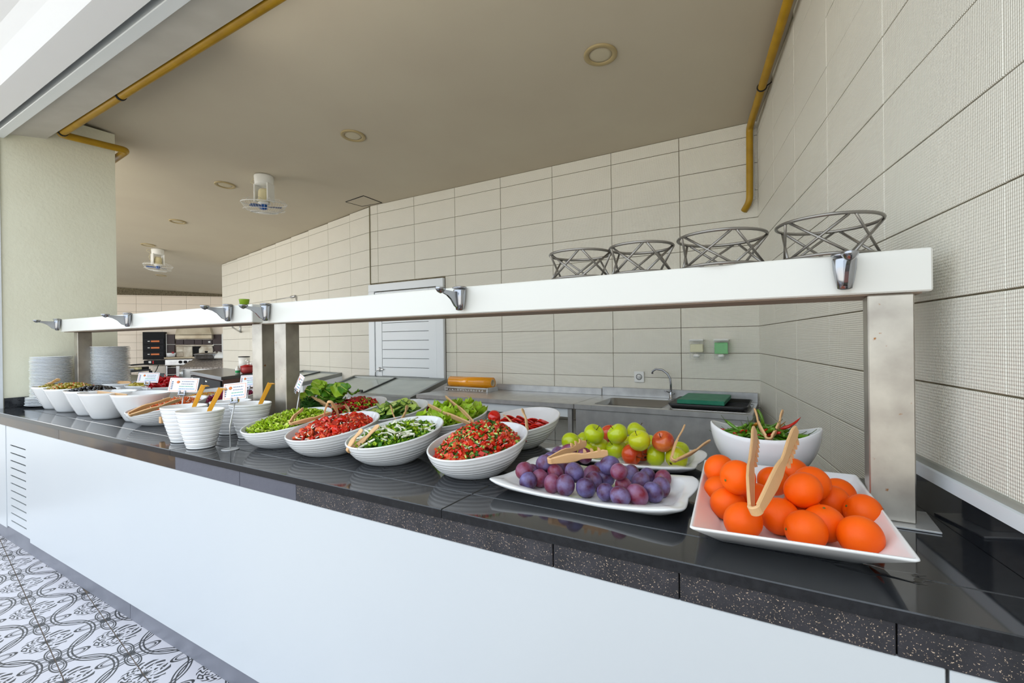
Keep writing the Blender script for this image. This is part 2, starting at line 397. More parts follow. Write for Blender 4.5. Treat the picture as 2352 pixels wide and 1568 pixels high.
# terrace roof edge and roller shutter outside the hatch
zc=3.39
b=M(); b.rbox(-9,1.2,1.192,1.262,3.30,3.40,.004); o=b.obj('shutter_bottom_bar',mat('white_aluminium',C(232,238,240),.3)); tag(o,'bright white bottom bar of the roller shutter above the hatch','shutter')
b=M(); b.rbox(-9,1.2,1.262,1.285,3.335,3.40,.003); part('rubber_seal',b,mat('blue_grey_aluminium',C(150,170,178),.4),o)
b=M(); b.box(-9,1.2,1.141,1.1915,3.36,3.46); part('guide_gap',b,m_dark,o)
m_aw=mat('pale_cassette',C(244,246,248),.5,noise=(2,.1,C(230,233,238)))
b=M(); prof=[(1.14,3.28),(.985,3.28),(.90,3.34),(.84,3.375),(.60,3.44),(.60,3.62),(1.14,3.62)]
b.loft([[Vector((x,y+.0,z+.0)) for y,z in prof] for x in (-9,1.2)],True,True,0,sm=False); o=b.obj('shutter_cassette',m_aw,fix=True); tag(o,'long pale stepped roller shutter box outside the hatch, top left','shutter box')
b=M(); b.box(-6.1,-5.76,1.165,1.232,0.9,3.3); o=b.obj('shutter_rail',mat('rusty_guide',C(96,74,60),.6,noise=(20,.8,C(50,40,36)))); tag(o,'rusty brown shutter guide rail on the left pillar edge','rail')
b=M(); b.box(-5.76,-5.735,1.20,1.232,1.0,3.3); part('white_lip',b,m_white,o)
# ---------------------------------------------------------------- serving counter
YF=1.142; YBK=2.13
sc=thing('serving_counter','long serving counter with black stone top and white front panels','counter',(-2.6,1.6,0))
def cpart(name,b,mt,label=None): 
    o=b.obj(name,mt); o.parent=sc; o.location=(2.6,-1.6,0)
    if label: o['label']=label
    return o
def slabpoly(x0,x1,y0,y1,z0,z1,wall=False,g=.0012):
    b=M(); 
    pts=[(x0+g,y0+g),((wx(y0)-.002 if wall else x1-g),y0+g),((wx(y1)-.002 if wall else x1-g),y1-g),(x0+g,y1-g)]
    # chamfered prism
    c=.0025; n=4; cen=Vector((sum(p[0] for p in pts)/4,sum(p[1] for p in pts)/4,0))
    def ring(z,i): 
        out=[]
        for p in pts:
            out.append(Vector((p[0]+(i if p[0]<cen.x else -i),p[1]+(i if p[1]<cen.y else -i),z)))
        return out
    b.loft([ring(z0,0),ring(z1-c,0),ring(z1,c)],True,True,0,sm=False); return b
for x0,x1,wl_ in ((-5.75,-2.644,0),(-2.644,-.93,0),(-.93,.5,1)):
    cpart('stone_slab',slabpoly(x0,x1,YF-.006,1.302,.972,1.0,bool(wl_)),m_black)
for x0,x1,wl_ in ((-5.75,-4.25,0),(-4.25,-2.63,0),(-2.63,-.93,0),(-.93,.4,1)):
    cpart('stone_slab',slabpoly(x0,x1,1.302,YBK,.972,1.0,bool(wl_)),m_black)
def fx(px,y): return hy((px,y),YF).x
segs=[(-5.75,fx(135,1000),m_brown),(fx(135,1000),fx(402,1060),m_brown),(fx(402,1060),fx(550,1095),m_slate),(fx(550,1095),fx(680,1125),m_slate),(fx(680,1125),fx(1270,1260),m_edge),(fx(1270,1260),fx(1560,1330),m_edge),(fx(1560,1330),fx(2060,1470),m_edge),(fx(2060,1470),wx(YF)-.003,m_edge)]
for a,c_,mt in segs:
    b=M(); b.rbox(a+.0015,c_-.0015,YF,YF+.03,.906,.971,.0015); cpart('edge_stone',b,mt)
# white panels, vent, kick
XV0=fx(13,1100); XV1=fx(68,1240); XP=fx(2178,1550)
b=M(); b.rbox(-5.75,XV0-.004,YF+.002,YF+.013,.105,.905,.002); cpart('front_panel',b,m_panel)
vz=[hy((40,y),YF).z for y in (1028,1046,1064,1081,1099,1117,1134.5,1152,1169.5,1187,1205)]
vx0,vx1=fx(22,1100),fx(57,1100)
b=M(); b.box(XV0,vx0,YF+.006,YF+.012,.122,.905); b.box(vx1,XV1,YF+.006,YF+.012,.122,.905); prev=.905
for z in vz: b.box(vx0,vx1,YF+.006,YF+.012,z+.0045,prev); prev=z-.0045
b.box(vx0,vx1,YF+.006,YF+.012,.122,prev); vp=cpart('vent_panel',b,m_panel,'white panel with a column of thin vent slots')
b=M(); b.box(XV0,XV1,YF+.02,YF+.03,.14,.905); cpart('vent_backing',b,m_dark)
b=M(); b.rbox(XV1+.0005,XP-.003,YF+.002,YF+.013,.098,.905,.002); cpart('front_panel',b,m_panel)
b=M(); b.rbox(XP+.003,wx(YF)-.004,YF+.002,YF+.013,.098,.905,.002); cpart('front_panel',b,m_panel)
xk=hy((300,1440),YF+.014).x
for a,c_ in ((-5.75,xk-.002),(xk+.002,wx(YF)-.004)):
    b=M(); b.box(a,c_,YF+.014,YF+.03,0.001,.135); cpart('kick_plate',b,m_kick)
b=M(); b.poly([(-5.745,YF+.032),(wx(YF)-.02,YF+.032),(wx(YBK)-.02,YBK-.04),(-5.745,YBK-.04)],.001,.971); cpart('carcass',b,m_steels)
# splashbacks on the counter
def wallstrip(s0,s1,z0,z1,t,mt,name,parent=None,off=.006):
    b=M(); p=[WN*(WO-off)+WD*s for s in (s0,s1)]; q=[WN*(WO-off-t)+WD*s for s in (s1,s0)]
    b.poly([tuple(v[:2]) for v in (p[0],p[1],q[0],q[1])],z0,z1); o=b.obj(name,mt,fix=True); return o
zb=hn((2110,1091.7),WN,WO-.03).z
o=wallstrip(.93,2.06,1.001,zb,.02,m_black,'splashback'); tag(o,'black stone splashback strip on the counter against the right wall','splashback')
o=wallstrip(.6,1.95,zb+.001,zb+.036,.024,m_white,'wall_trim_strip'); tag(o,'white plastic trim strip along the right wall above the black splashback','trim')
o2=wallstrip(.6,1.95,zb+.036,zb+.052,.012,mat('grey_trim',C(150,150,140),.5),'trim_groove'); o2.parent=o
b=M(); b.box(-5.75,-5.725,1.24,2.0,1.001,1.085); o=b.obj('splashback',m_black); tag(o,'black stone splashback strip at the foot of the left pillar','splashback')
# ---------------------------------------------------------------- raised serving shelves on posts
def bracket(parent,x,y0,z0,sc_=1.0,sh=1.38):
    """chrome glass-shelf bracket: tapered body, cap, blade arm with cup; fixed on face y=y0, sticks out to -y"""
    b=M(); s=sc_
    tr=lambda p: Vector((x+p[0]*sh,y0+p[1]*sh*.93,z0+p[2]*s))
    prof=[(.006,-.046),(.013,-.043),(.017,-.02),(.0205,.01),(.0215,.034),(.0205,.038)]
    rings=[]
    for r,z in prof: rings.append([tr((r*math.cos(a),-.018+r*math.sin(a)*.85,z)) for a in [2*PI*k/20 for k in range(20)]])
    b.loft(rings)
    rings=[[tr((r*math.cos(a),-.018+r*math.sin(a)*.9,z)) for a in [2*PI*k/20 for k in range(20)]] for r,z in ((.021,.042),(.024,.044),(.024,.048),(.018,.051))]
    b.loft(rings)
    # blade arm : side outline in y,z
    top=[(-.02,.030),(-.06,.028),(-.105,.030),(-.128,.032)]; bot=[(-.02,-.042),(-.045,-.030),(-.065,-.004),(-.085,.010),(-.108,.018),(-.128,.030)]
    out=top+bot[::-1]; b.loft([[tr((sx*.0035,y,z)) for y,z in out] for sx in (-1,1)],sm=False)
    rings=[[tr((r*math.cos(a),-.118+r*1.35*math.sin(a),z)) for a in [2*PI*k/16 for k in range(16)]] for r,z in ((.002,.014),(.009,.020),(.0135,.029),(.015,.036),(.013,.037))]
    b.loft(rings); return part('bracket',b,m_chrome,parent,fix=True)
def post(parent,x0,x1,y0,y1,z0,z1,name='post'):
    b=M(); b.rbox(x0,x1,y0,y1,z0,z1,.003); p=part(name,b,m_steelp,parent)
    b=M(); b.rbox(x0-.03,x1+.045,y0-.035,y1+.035,1.0005,1.006,.001); q=part('base_plate',b,m_steels,parent); return p
ZB0,ZB1=1.640,1.757; BY0,BY1=1.65,1.90
g=thing('serving_shelf','white shelf board on steel posts over the right counter part, carrying four wire stands','shelf')
xl,xr=hy((594,742),BY0).x,hy((2144,666),BY0).x
b=M(); b.rbox(xl,xr,BY0,BY1,ZB0,ZB1,.004); part('shelf_board',b,m_solid,g)
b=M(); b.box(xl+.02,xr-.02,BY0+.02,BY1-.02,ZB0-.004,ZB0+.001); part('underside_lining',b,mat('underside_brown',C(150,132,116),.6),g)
a0,a1=hy((1993,700),BY0).x,hy((2101,700),BY0).x
post(g,a0,a1,BY0+.002,BY0+.10,1.006,ZB0-.0045)
c0,c1=hy((629,800),BY0).x,hy((655,800),BY0).x
post(g,c0,c1,BY0+.002,BY0+.092,1.006,ZB0-.0045)
for q in ((618,700),(1063,690),(1938,628)):
    p=hy(q,BY0); bracket(g,p.x,BY0,1.702,1.06)
g=thing('serving_shelf','white shelf board on steel posts over the left part of the counter','shelf')
la=hy((138,761),1.53); ra=hy((579,745),1.585)
ldir=Vector((ra.x-la.x,ra.y-la.y,0)); ll=ldir.length; ldir.normalize(); ln=Vector((-ldir.y,ldir.x,0)); TL=frame(Vector((la.x,la.y,0)),ldir,UP,ln)
b=M(); b.rbox(0,ll,0,.25,1.646,1.753,.004,T=TL); part('shelf_board',b,m_solid,g)
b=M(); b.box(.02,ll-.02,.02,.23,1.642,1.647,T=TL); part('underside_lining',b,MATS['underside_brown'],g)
c0,c1=hy((582,800),1.66).x,hy((604,800),1.66).x
post(g,c0,c1,1.652,1.745,1.006,1.641)
post(g,hy((171,850),1.6).x,hy((179,850),1.6).x,1.60,1.70,1.006,1.641)
for q in ((150,745),(303,740),(524,722)):
    p=hy(q,1.56); yy=la.y+(p.x-la.x)*ldir.y/ldir.x; bracket(g,p.x,yy,1.706,1.06)
# ---------------------------------------------------------------- wire baskets on the shelf
def wire_stand(name,label,q0,q1,zb,h,rb_f=.955,tw=.0052):
    ya=BY0+.125
    A,B=hy(q0,ya),hy(q1,ya); cx=(A.x+B.x)/2; r=abs(B.x-A.x)/2*.955; rb=r*rb_f
    t=thing('wire_basket_stand',label,'wire stand',(cx,ya,zb),0,'wire stands on the serving shelf')
    def ring(R,z,n=40): return [(R*math.cos(2*PI*i/n),R*math.sin(2*PI*i/n),z) for i in range(n)]
    b=M(); b.tube(ring(r,h),tw,8,closed=True); part('top_ring',b,m_steels2,t)
    b=M(); b.tube(ring(rb,tw),tw,8,closed=True); part('base_ring',b,m_steels2,t)
    for i in range(5):
        for s in (-1,1):
            a0=2*PI*(i+.05)/5+s*.06; a1=a0+s*1.13
            b=M(); b.tube([(r*math.cos(a0),r*math.sin(a0),h-.003),(rb*math.cos(a1),rb*math.sin(a1),tw+.002)],tw*.82,6); part('cross_wire',b,m_steels2,t)
    return t
m_steels2=mat('wire_steel',C(140,136,130),.3,metal=.85)
hz_=lambda q,y: hy(q,y).z
for lab,q0,q1,qt in (('small grey wire stand, leftmost of the four on the white shelf',(1267,588),(1404,585),(1335,578)),
    ('small grey wire stand, second from the left on the white shelf',(1401,573),(1549,568),(1475,563)),
    ('wide grey wire stand, third from the left on the white shelf',(1554,553),(1768,543),(1660,522)),
    ('widest grey wire stand at the right end of the white shelf',(1777,527),(2037,505),(1905,490))):
    zt=hy(((q0[0]+q1[0])/2,(q0[1]+q1[1])/2),BY0+.125).z
    wire_stand('w',lab,q0,q1,ZB1,zt-ZB1+.003)
# ---------------------------------------------------------------- yellow pipes, trims
def bend(pts,r=.05,n=5):
    pts=[Vector(p) for p in pts]; o=[pts[0]]
    for i in range(1,len(pts)-1):
        a,b,c=pts[i-1],pts[i],pts[i+1]; d0=(a-b).normalized(); d1=(c-b).normalized(); p0=b+d0*r; p1=b+d1*r
        for k in range(n+1):
            t=k/n; o.append(p0*(1-t)**2+b*2*t*(1-t)+p1*t*t)
    o.append(pts[-1]); return o
xp=-5.60
py_=1.577; pz=3.42
e1=Vector((xp,py_,pz)); e2=hx((292,348),xp); e3=hx((262,372),-5.85)
b=M(); b.tube(bend([(0.45,py_,pz),e1,(xp,e2.y,e2.z+.01),Vector((-6.2,e2.y+.02,e2.z-.02))],.05),.031,14)
o=b.obj('gas_pipe',m_yel); tag(o,'yellow gas pipe along the lintel that turns past the left pillar','pipe')
for x in (-4.35,-5.52):
    b=M(); b.lathe([(.034,-.012),(.036,-.012),(.036,.012),(.034,.012)],16,T=Matrix.Translation((x,py_,pz))@Matrix.Rotation(PI/2,4,'Y')); part('pipe_clamp',b,m_dark,o)
q1=hy((1722,322),YB-.06); off=WO-WN.dot(q1)
pA=hn((1835,0),WN,WO-off); 
top=q1.copy(); top.z=hy((1727,292),YB-.06).z
dirp=WD*(-1)
p_far=top; p_near=top+dirp*4.2; p_near.z=zceil(p_near.y)-.06
# slide so that it passes under pixel (1830,0)
end=hy((1722,462),YB-.06)
b=M(); b.tube(bend([p_near,p_far,end,Vector(hy((1709,484),YB-.005))],.05),.0285,14)
o=b.obj('gas_pipe',m_yel); tag(o,'yellow gas pipe under the ceiling at the right wall, running down the corner','pipe')
cl=top+dirp*.62; cl.z=top.z+(p_near.z-top.z)*.62/4.2
b=M(); b.tube([cl+Vector((.031*math.cos(a),0,.031*math.sin(a))) for a in [2*PI*k/16 for k in range(16)]],.006,6,closed=True); b.tube([cl+Vector((.03,0,.0)),cl+Vector((off-.005,0,.02))],.004,6); part('pipe_clamp',b,m_dark,o)
b=M(); cx_=XC-.03; b.box(cx_-.03,cx_,YB-.03,YB-.007,2.75,3.43); o=b.obj('corner_trim',m_white); tag(o,'white strip imitating pale shading in the corner beside the yellow pipe','trim')  # white box stands in for pale shading in the corner
b=M(); b.box(-5.087,-5.073,YB-.008,YB-.001,2.34,3.45); o=b.obj('corner_bead',mat('olive_bead',C(112,104,74),.6)); tag(o,'dark olive vertical bead where the two back walls meet above the door','trim')
# ---------------------------------------------------------------- ceiling fittings
m_diff=mat('frosted_diffuser',C(196,186,160),.5); m_ring=mat('aged_downlight_ring',C(170,152,110),.45)
cn=Vector((0,.07,1)).normalized()
for q,r,lab in (((1379,125),.118,'large round recessed ceiling light nearest the camera'),((811,311),.118,'round recessed ceiling light, second from the camera'),((517,424),.12,'round recessed ceiling light left of the near fan'),((408,508),.12,'round recessed ceiling light between the two fans'),((340,562),.12,'round recessed ceiling light next to the far fan'),((370,632),.12,'round recessed ceiling light farthest away')):
    p=hceil(q); T=Matrix.Translation(p)@Vector((0,0,1)).rotation_difference(cn).to_matrix().to_4x4()
    t=thing('recessed_ceiling_light',lab,'ceiling light',p,0,'recessed lights in the kitchen ceiling'); t.matrix_world=T
    b=M(); b.lathe([(r,-.001),(r,-.010),(r-.008,-.014),(r*.72,-.012),(r*.68,-.004),(r*.68,-.001)],40,cap0=False,cap1=False); part('rim',b,m_ring,t)
    b=M(); b.lathe([(r*.679,-.0015),(r*.679,-.006),(r*.5,-.0085),(.001,-.0095)],36,cap0=True); part('diffuser',b,m_diff,t,fix=True)
m_blade=mat('blue_blade',C(32,88,165),.3)
def fan(q,label,tilt,rz):
    p=hceil(q); t=thing('ceiling_fan',label,'fan',p,rz,'white orbit fans')
    b=M(); pr_=[(.105,-.002),(.108,-.02),(.102,-.10),(.096,-.115)]; b.lathe(pr_,32)
    for s in (-1,1):       # yoke cheeks
        T=Matrix.Translation((s*.092,0,-.20)); b.rbox(-.010,.010,-.06,.06,-.115,.10,.006,T=T)
    part('mount_housing',b,m_plasw,t,fix=True)
    R3=Matrix.Translation((0,0,-.30))@Matrix.Rotation(tilt,4,'X')@Matrix.Rotation(.06,4,'Y')
    b=M(); b.lathe([(.02,.14),(.05,.135),(.062,.11),(.066,.02),(.085,.006),(.088,-.004),(.05,-.01)],28,T=R3); part('motor',b,m_cream,t,fix=True)
    b=M(); b.lathe([(.060,-.012),(.070,-.03),(.035,-.05)],24,T=R3); part('grille_hub',b,m_plasw,t,fix=True)
    m_=part
    cg=Matrix.Translation((0,0,-.375))@Matrix.Rotation(tilt,4,'X')@Matrix.Rotation(.06,4,'Y')
    b=M()
    for k in range(3):
        a=2*PI*k/3+.4; v=[]; 
        for rr,wd,zz in ((.03,.03,.0),(.09,.085,.012),(.17,.085,.014),(.20,.03,.01)):
            for s in (-1,1): v.append(cg@Vector((rr*math.cos(a+s*wd*.5/rr),rr*math.sin(a+s*wd*.5/rr),s*zz)))
        b.add(v,[(2*i,2*i+1,2*i+3,2*i+2) for i in range(3)])
    b.lathe([(.001,-.03),(.035,-.028),(.035,.03),(.02,.034)],16,T=cg); part('blades',b,m_blade,t)
    b=M(); RC=.25
    for R0,z in ((RC,.045),(RC,.040),(.225,-.035),(.15,-.062),(.085,-.07)): b.tube([cg@Vector((R0*math.cos(2*PI*i/40),R0*math.sin(2*PI*i/40),z)) for i in range(40)],.0028,5,closed=True)
    for k in range(44):
        a=2*PI*k/44; c,s=math.cos(a),math.sin(a)
        b.tube([cg@Vector((r*c,r*s,z)) for r,z in ((RC,.042),(.218,-.01),(.185,-.045),(.13,-.064),(.07,-.071))],.0011,4,caps=False)
        if k%4==0: b.tube([cg@Vector((r*c,r*s,z)) for r,z in ((RC,.042),(.21,.085),(.12,.088),(.06,.075))],.002,4,caps=False)
    part('cage',b,m_plasw,t)
    b=M(); b.lathe([(.001,-.078),(.06,-.077),(.078,-.07),(.04,-.066)],24,T=cg); part('badge',b,m_plasw,t,fix=True)
    b=M(); b.tube([(-.09,.02,-.03),(-.17,.02,-.02),(-.19,.0,-.06),(-.12,0,-.10),(-.15,0,-.18),(-.12,0,-.25),(-.05,0,-.24)],.0035,6); part('cable',b,m_cream,t)
    return t
fan((606,404),'white orbit fan with blue blades hanging from the ceiling, nearer one',.10,.3)
fan((362,572),'white orbit fan with blue blades hanging from the ceiling, farther one',.05,1.5)
hc=[hceil(q) for q in ((794,463),(835,449),(877,465),(831,473))]
b=M(); z_=Vector((0,0,.004))
for i in range(4): b.tube([hc[i]-z_*.5,hc[(i+1)%4]-z_*.5],.006,4)
o=b.obj('ceiling_hatch_gap',m_dark); 
b=M(); cc=sum(hc,Vector())/4; b.loft([[cc+(p-cc)*.97-z_*.2 for p in hc],[cc+(p-cc)*.96-z_ for p in hc]],sm=False); h_=b.obj('ceiling_hatch',m_ceil,fix=True); tag(h_,'square access hatch outlined in the ceiling at the back wall corner','hatch'); o.parent=h_; o.name='gap'
# ---------------------------------------------------------------- door in the back wall
def L5(px,py=750): return hy((px,py),YB).x
dz=2.328
d=thing('door_1','white painted plank door in a white frame in the back wall','door'); tag(d,kind='structure'); del d['category']; 
xa,xb,xc_,xd=dL,L5(866,800),L5(1006,700),dR
for nme,(x0,x1,z0,z1) in {'frame_jamb':(xa,xb,.001,dz-.10),'frame_jamb.r':(xc_,xd,.001,dz-.10),'frame_head':(xa,xd,dz-.10,dz)}.items():
    b=M(); b.rbox(x0,x1,YB-.045,YB+.0,z0,z1,.004); part(nme.split('.')[0],b,m_white,d)
s1=L5(881.5,800); s2=L5(988.7,800); yl=YB-.022
b=M(); b.rbox(xb+.006,s1,yl-.012,yl+.02,.02,dz-.112,.003); lf=part('stile',b,m_white,d)
b=M(); b.rbox(s2,xc_-.006,yl-.012,yl+.02,.02,dz-.112,.003); part('stile',b,m_white,d)
b=M(); b.rbox(s1,s2,yl-.012,yl+.02,dz-.20,dz-.112,.003); part('rail',b,m_white,d)
zbd=[hy((930,y),yl).z for y in (740,760.5,782,803,823.5,843.5,865)]; st=(zbd[0]-zbd[-1])/6
k=0; z=zbd[0]+st*int((dz-.2-zbd[0])/st+1)
while z>.1:
    zt=min(z,dz-.2); zl=z-st
    if zt-zl>.02: b=M(); b.rbox(s1+.001,s2-.001,yl-.006,yl+.012,zl+.0035,zt-.002,.002); part('plank',b,m_white,d)
    z=zl
b=M(); b.box(s1,s2,yl+.012,yl+.014,.02,dz-.2); part('backing',b,m_dark,d)
hx_=hy((872,848),yl-.03); b=M(); b.rbox(hx_.x-.05,hx_.x+.06,yl-.03,yl-.013,hx_.z-.01,hx_.z+.01,.003); b.lathe([(.012,-.03),(.012,0.03)],10,c=(hx_.x,yl-.03,hx_.z)); b.tube([(hx_.x-.04,yl-.02,hx_.z),(hx_.x-.09,yl-.03,hx_.z-.04),(hx_.x-.10,yl-.03,hx_.z-.16)],.005,6); part('bolt_latch',b,m_steels,d)
# ---------------------------------------------------------------- steel bench and sink along the back wall
ZT=.94
t=thing('steel_table','stainless steel work table against the back wall, the film roll standing on it','table',(-2.5,4.3,0))
def at0(b,name,mt,par,lab=None,fix=False):
    o=b.obj(name,mt,fix=fix); o.parent=par; o.location=-Vector(par.location); 
    if lab: o['label']=lab
    return o
tl,tr=hz((942,907),ZT).x,hz((1317,927.5),ZT).x; tf=hz((1317,927.5),ZT).y; sf=hz((1727,954.3),ZT).y; tf0=tf
b=M(); b.rbox(tl,tr,tf,YB-.008,ZT-.045,ZT,.004); at0(b,'worktop',m_steels,t)
tbl=hy((1143.6,881),YB).x
b=M(); b.rbox(tbl,tr+.0,YB-.028,YB-.0065,ZT,ZT+.072,.003); at0(b,'upstand',m_steels,t)
for x in (tl+.05,tr-.05):
    for y in (tf+.05,YB-.06): b=M(); b.rbox(x-.02,x+.02,y-.02,y+.02,.0,ZT-.046,.003); at0(b,'leg',m_steels,t)
b=M(); b.rbox(tl+.04,tr-.04,tf+.04,YB-.05,.22,.25,.003); at0(b,'lower_shelf',m_steels,t)
b=M(); b.rbox(tl+.07,tr-.07,tf+.03,tf+.05,ZT-.13,ZT-.046,.003); at0(b,'apron',m_white,t)
t=thing('sink_unit','stainless steel sink unit at the right end of the back wall','sink',(-1.0,4.3,0))
sl=tr+.006; sr=hy((1747,930),YB).x-.004; sr=min(sr,wx(YB)-.02)
srf=hz((1727,954.3),ZT).x
b0,b1=hz((1372,912),ZT-.0),hz((1545,937),ZT-.0); bx0=hz((1372,925),ZT).x; bx1=hz((1540,925),ZT).x; by0=tf0+.09; by1=YB-.20
Rr=.05
# top plate with a real opening: four strips around the basin
def strips(par,x0,x1,y0,y1,a0,a1,c0,c1,z0,z1,mt,nm):
    b=M(); b.rbox(x0,a0,y0,y1,z0,z1,.002); b.rbox(a1,x1,y0,y1,z0,z1,.002); b.rbox(a0,a1,y0,c0,z0,z1,.002); b.rbox(a0,a1,c1,y1,z0,z1,.002); at0(b,nm,mt,par)
sxr=sr
strips(t,sl,sxr,tf0,YB-.008,bx0,bx1,by0,by1,ZT-.045,ZT,m_steels,'worktop')
b=M(); 
def rrect(x0,x1,y0,y1,r,z,n=5):
    o=[]
    for cx,cy,a in ((x1-r,y1-r,0),(x0+r,y1-r,PI/2),(x0+r,y0+r,PI),(x1-r,y0+r,3*PI/2)):
        for k in range(n+1): o.append(Vector((cx+r*math.cos(a+PI/2*k/n),cy+r*math.sin(a+PI/2*k/n),z)))
    return o
b.loft([rrect(bx0-.01,bx1+.01,by0-.01,by1+.01,.05,ZT+.002),rrect(bx0+.004,bx1-.004,by0+.004,by1-.004,.06,ZT-.002),rrect(bx0+.01,bx1-.01,by0+.01,by1-.01,.07,ZT-.17),rrect(bx0+.04,bx1-.04,by0+.04,by1-.04,.06,ZT-.19)],False,True); at0(b,'basin',mat('basin_steel',C(160,160,160),.3,metal=.85),t,fix=False)
b=M(); b.rbox(sl,sxr,YB-.030,YB-.0065,ZT,ZT+.088,.003); at0(b,'upstand',m_steels,t)
b=M(); b.rbox(sl+.01,sxr-.02,tf0+.012,tf0+.03,.12,ZT-.046,.003); at0(b,'front_skirt',m_steels,t)
for x in (sl+.03,sxr-.05): b=M(); b.rbox(x-.02,x+.02,tf0+.032,tf0+.07,0,ZT-.046,.003); at0(b,'leg',m_steels,t)
b=M(); b.rbox(sxr-.022,sxr-.004,tf0+.01,YB-.03,.12,ZT-.046,.003); at0(b,'side_panel',m_steels,t)
# raised drainer lip
dx0,dx1=hz((1548,935),ZT).x,hz((1722,950),ZT).x
b=M(); b.tube([Vector(p) for p in rrect(dx0,dx1,tf0+.06,YB-.16,.03,ZT+.001)],.004,6,closed=True); at0(b,'drainer_rim',m_steels,t)
# tap
tb=hz((1541,918),ZT); tb.y=YB-.10; tb.x=hy((1541,905),tb.y).x
f=thing('tap','chrome swan-neck tap behind the sink','tap',(tb.x,tb.y,ZT))
b=M(); b.lathe([(.026,0),(.026,.006),(.018,.012),(.018,.07),(.014,.078)],20); b.tube([(.0,0,.05),(.035,0,.058)],.007,8); part('tap_body',b,m_chrome,f,fix=True)
ht=hy((1500,850),tb.y).z-ZT; 
tipx=hy((1499,850),tb.y).x-tb.x
b=M(); b.tube([(0,0,.07),(0,0,.15),(-.005,0,.20),(-.03,0,ht-.03),(tipx*.45,0,ht+.005),(tipx*.8,0,ht+.012),(tipx,0,ht-.008),(tipx-.004,0,ht-.035)],.010,12); part('spout',b,m_chrome,f)
b=M(); b.tube([(0,0,.06),(-.02,-.03,.075),(-.05,-.05,.085)],.006,8); part('lever',b,m_chrome,f)
# black crate tray and green board
tp=[hz(q,ZT+.03) for q in ((1530,925),(1722,938),(1745,905))]
gx0,gx1=hz((1545,930),ZT+.05).x,hz((1664,930),ZT+.05).x
t=thing('black_tray','black plastic tray lying on the drainer under the green board','tray',(0,0,0))
tx0,tx1=hz((1533,934),ZT+.01).x,hz((1722,940),ZT+.01).x
ty0,ty1=tf0+.09,YB-.14
b=M(); m_bp=mat('black_plastic',C(28,28,30),.4)
b.loft([rrect(tx0+.02,tx1-.02,ty0+.02,ty1-.02,.03,ZT+.0055),rrect(tx0,tx1,ty0,ty1,.04,ZT+.042),rrect(tx0+.01,tx1-.01,ty0+.01,ty1-.01,.035,ZT+.042),rrect(tx0+.025,tx1-.025,ty0+.025,ty1-.025,.025,ZT+.012)],True,True); part('tray_body',b,m_bp,t)
for k in range(9):
    y=ty0+.05+k*(ty1-ty0-.1)/8; b=M(); b.box(tx0+.03,tx1-.03,y-.004,y+.004,ZT+.0125,ZT+.017); part('rib',b,m_bp,t)
b=M(); gz=ZT+.0425; b.rbox(gx0,gx1,ty0+.015,ty1-.02,gz,gz+.035,.004)
o=b.obj('cutting_board',mat('green_board_plastic',C(20,120,92),.5,noise=(14,.4,C(70,150,120)))); tag(o,'thick green cutting board lying on the black tray by the sink','cutting board')
# film dispenser and orange roll
fa,fb=hy((1022,880),YB-.30),hy((1144,880),YB-.30)
fa=hz((1021,897),ZT); fb=hz((1118,899),ZT)
dy0=fb.y; dy0=min(dy0,YB-.33); fx0=hy((1021,890),dy0).x; fx1=hy((1120,890),dy0).x
t=thing('film_dispenser','stainless steel cling film dispenser tray on the steel table','dispenser',(0,0,0))
for x in (fx0,fx1-.02):
    b=M(); b.rbox(x,x+.02,dy0,dy0+.22,ZT+.0005,ZT+.05,.002); part('side_plate',b,m_steels,t)
b=M(); b.rbox(fx0+.021,fx1-.021,dy0,dy0+.015,ZT+.032,ZT+.05,.002); part('cutter_bar',b,m_steels,t)
b=M(); b.rbox(fx0+.021,fx1-.021,dy0+.02,dy0+.21,ZT+.0005,ZT+.006,.002); part('bed',b,m_steels,t)
b=M(); n=14; rr=random.Random(3)
for i in range(n):
    x=fx0+.03+(fx1-fx0-.08)*i/n; vs=[Vector((x+rr.uniform(0,.02)+a*.02,dy0-.004-rr.uniform(0,.01),ZT+.028-c_*.016-rr.uniform(0,.006))) for c_ in (0,1) for a in (0,1)]; b.add(vs,[(0,1,3,2)],0,True)
part('loose_film',b,mat('crumpled_film',C(200,200,200),.15,alpha=.7),t)
rx0=hy((1034,875),dy0+.1).x; rx1=hy((1130,877),dy0+.1).x; rad=.062
Tm=Matrix.Translation((rx0,dy0+.115,ZT+.05+rad-.012))@Matrix.Rotation(PI/2,4,'Y')
t=thing('film_roll','big orange yellow roll of cling film lying on the steel dispenser','film roll',(0,0,0))
b=M(); Lr=rx1-rx0; b.lathe([(rad*.62,0),(rad,.0),(rad,Lr),(rad*.62,Lr)],32,T=Tm,cap0=False,cap1=False); part('film',b,mat('orange_film',C(246,160,20),.15,coat=.5),t,fix=True)
b=M(); b.lathe([(rad*.5,-.002),(rad*.62,-.002),(rad*.62,Lr+.003),(rad*.5,Lr+.003),(rad*.5,-.002)],32,T=Tm,cap0=False,cap1=False); part('card_core',b,mat('card_core',C(205,190,160),.7),t,fix=True)
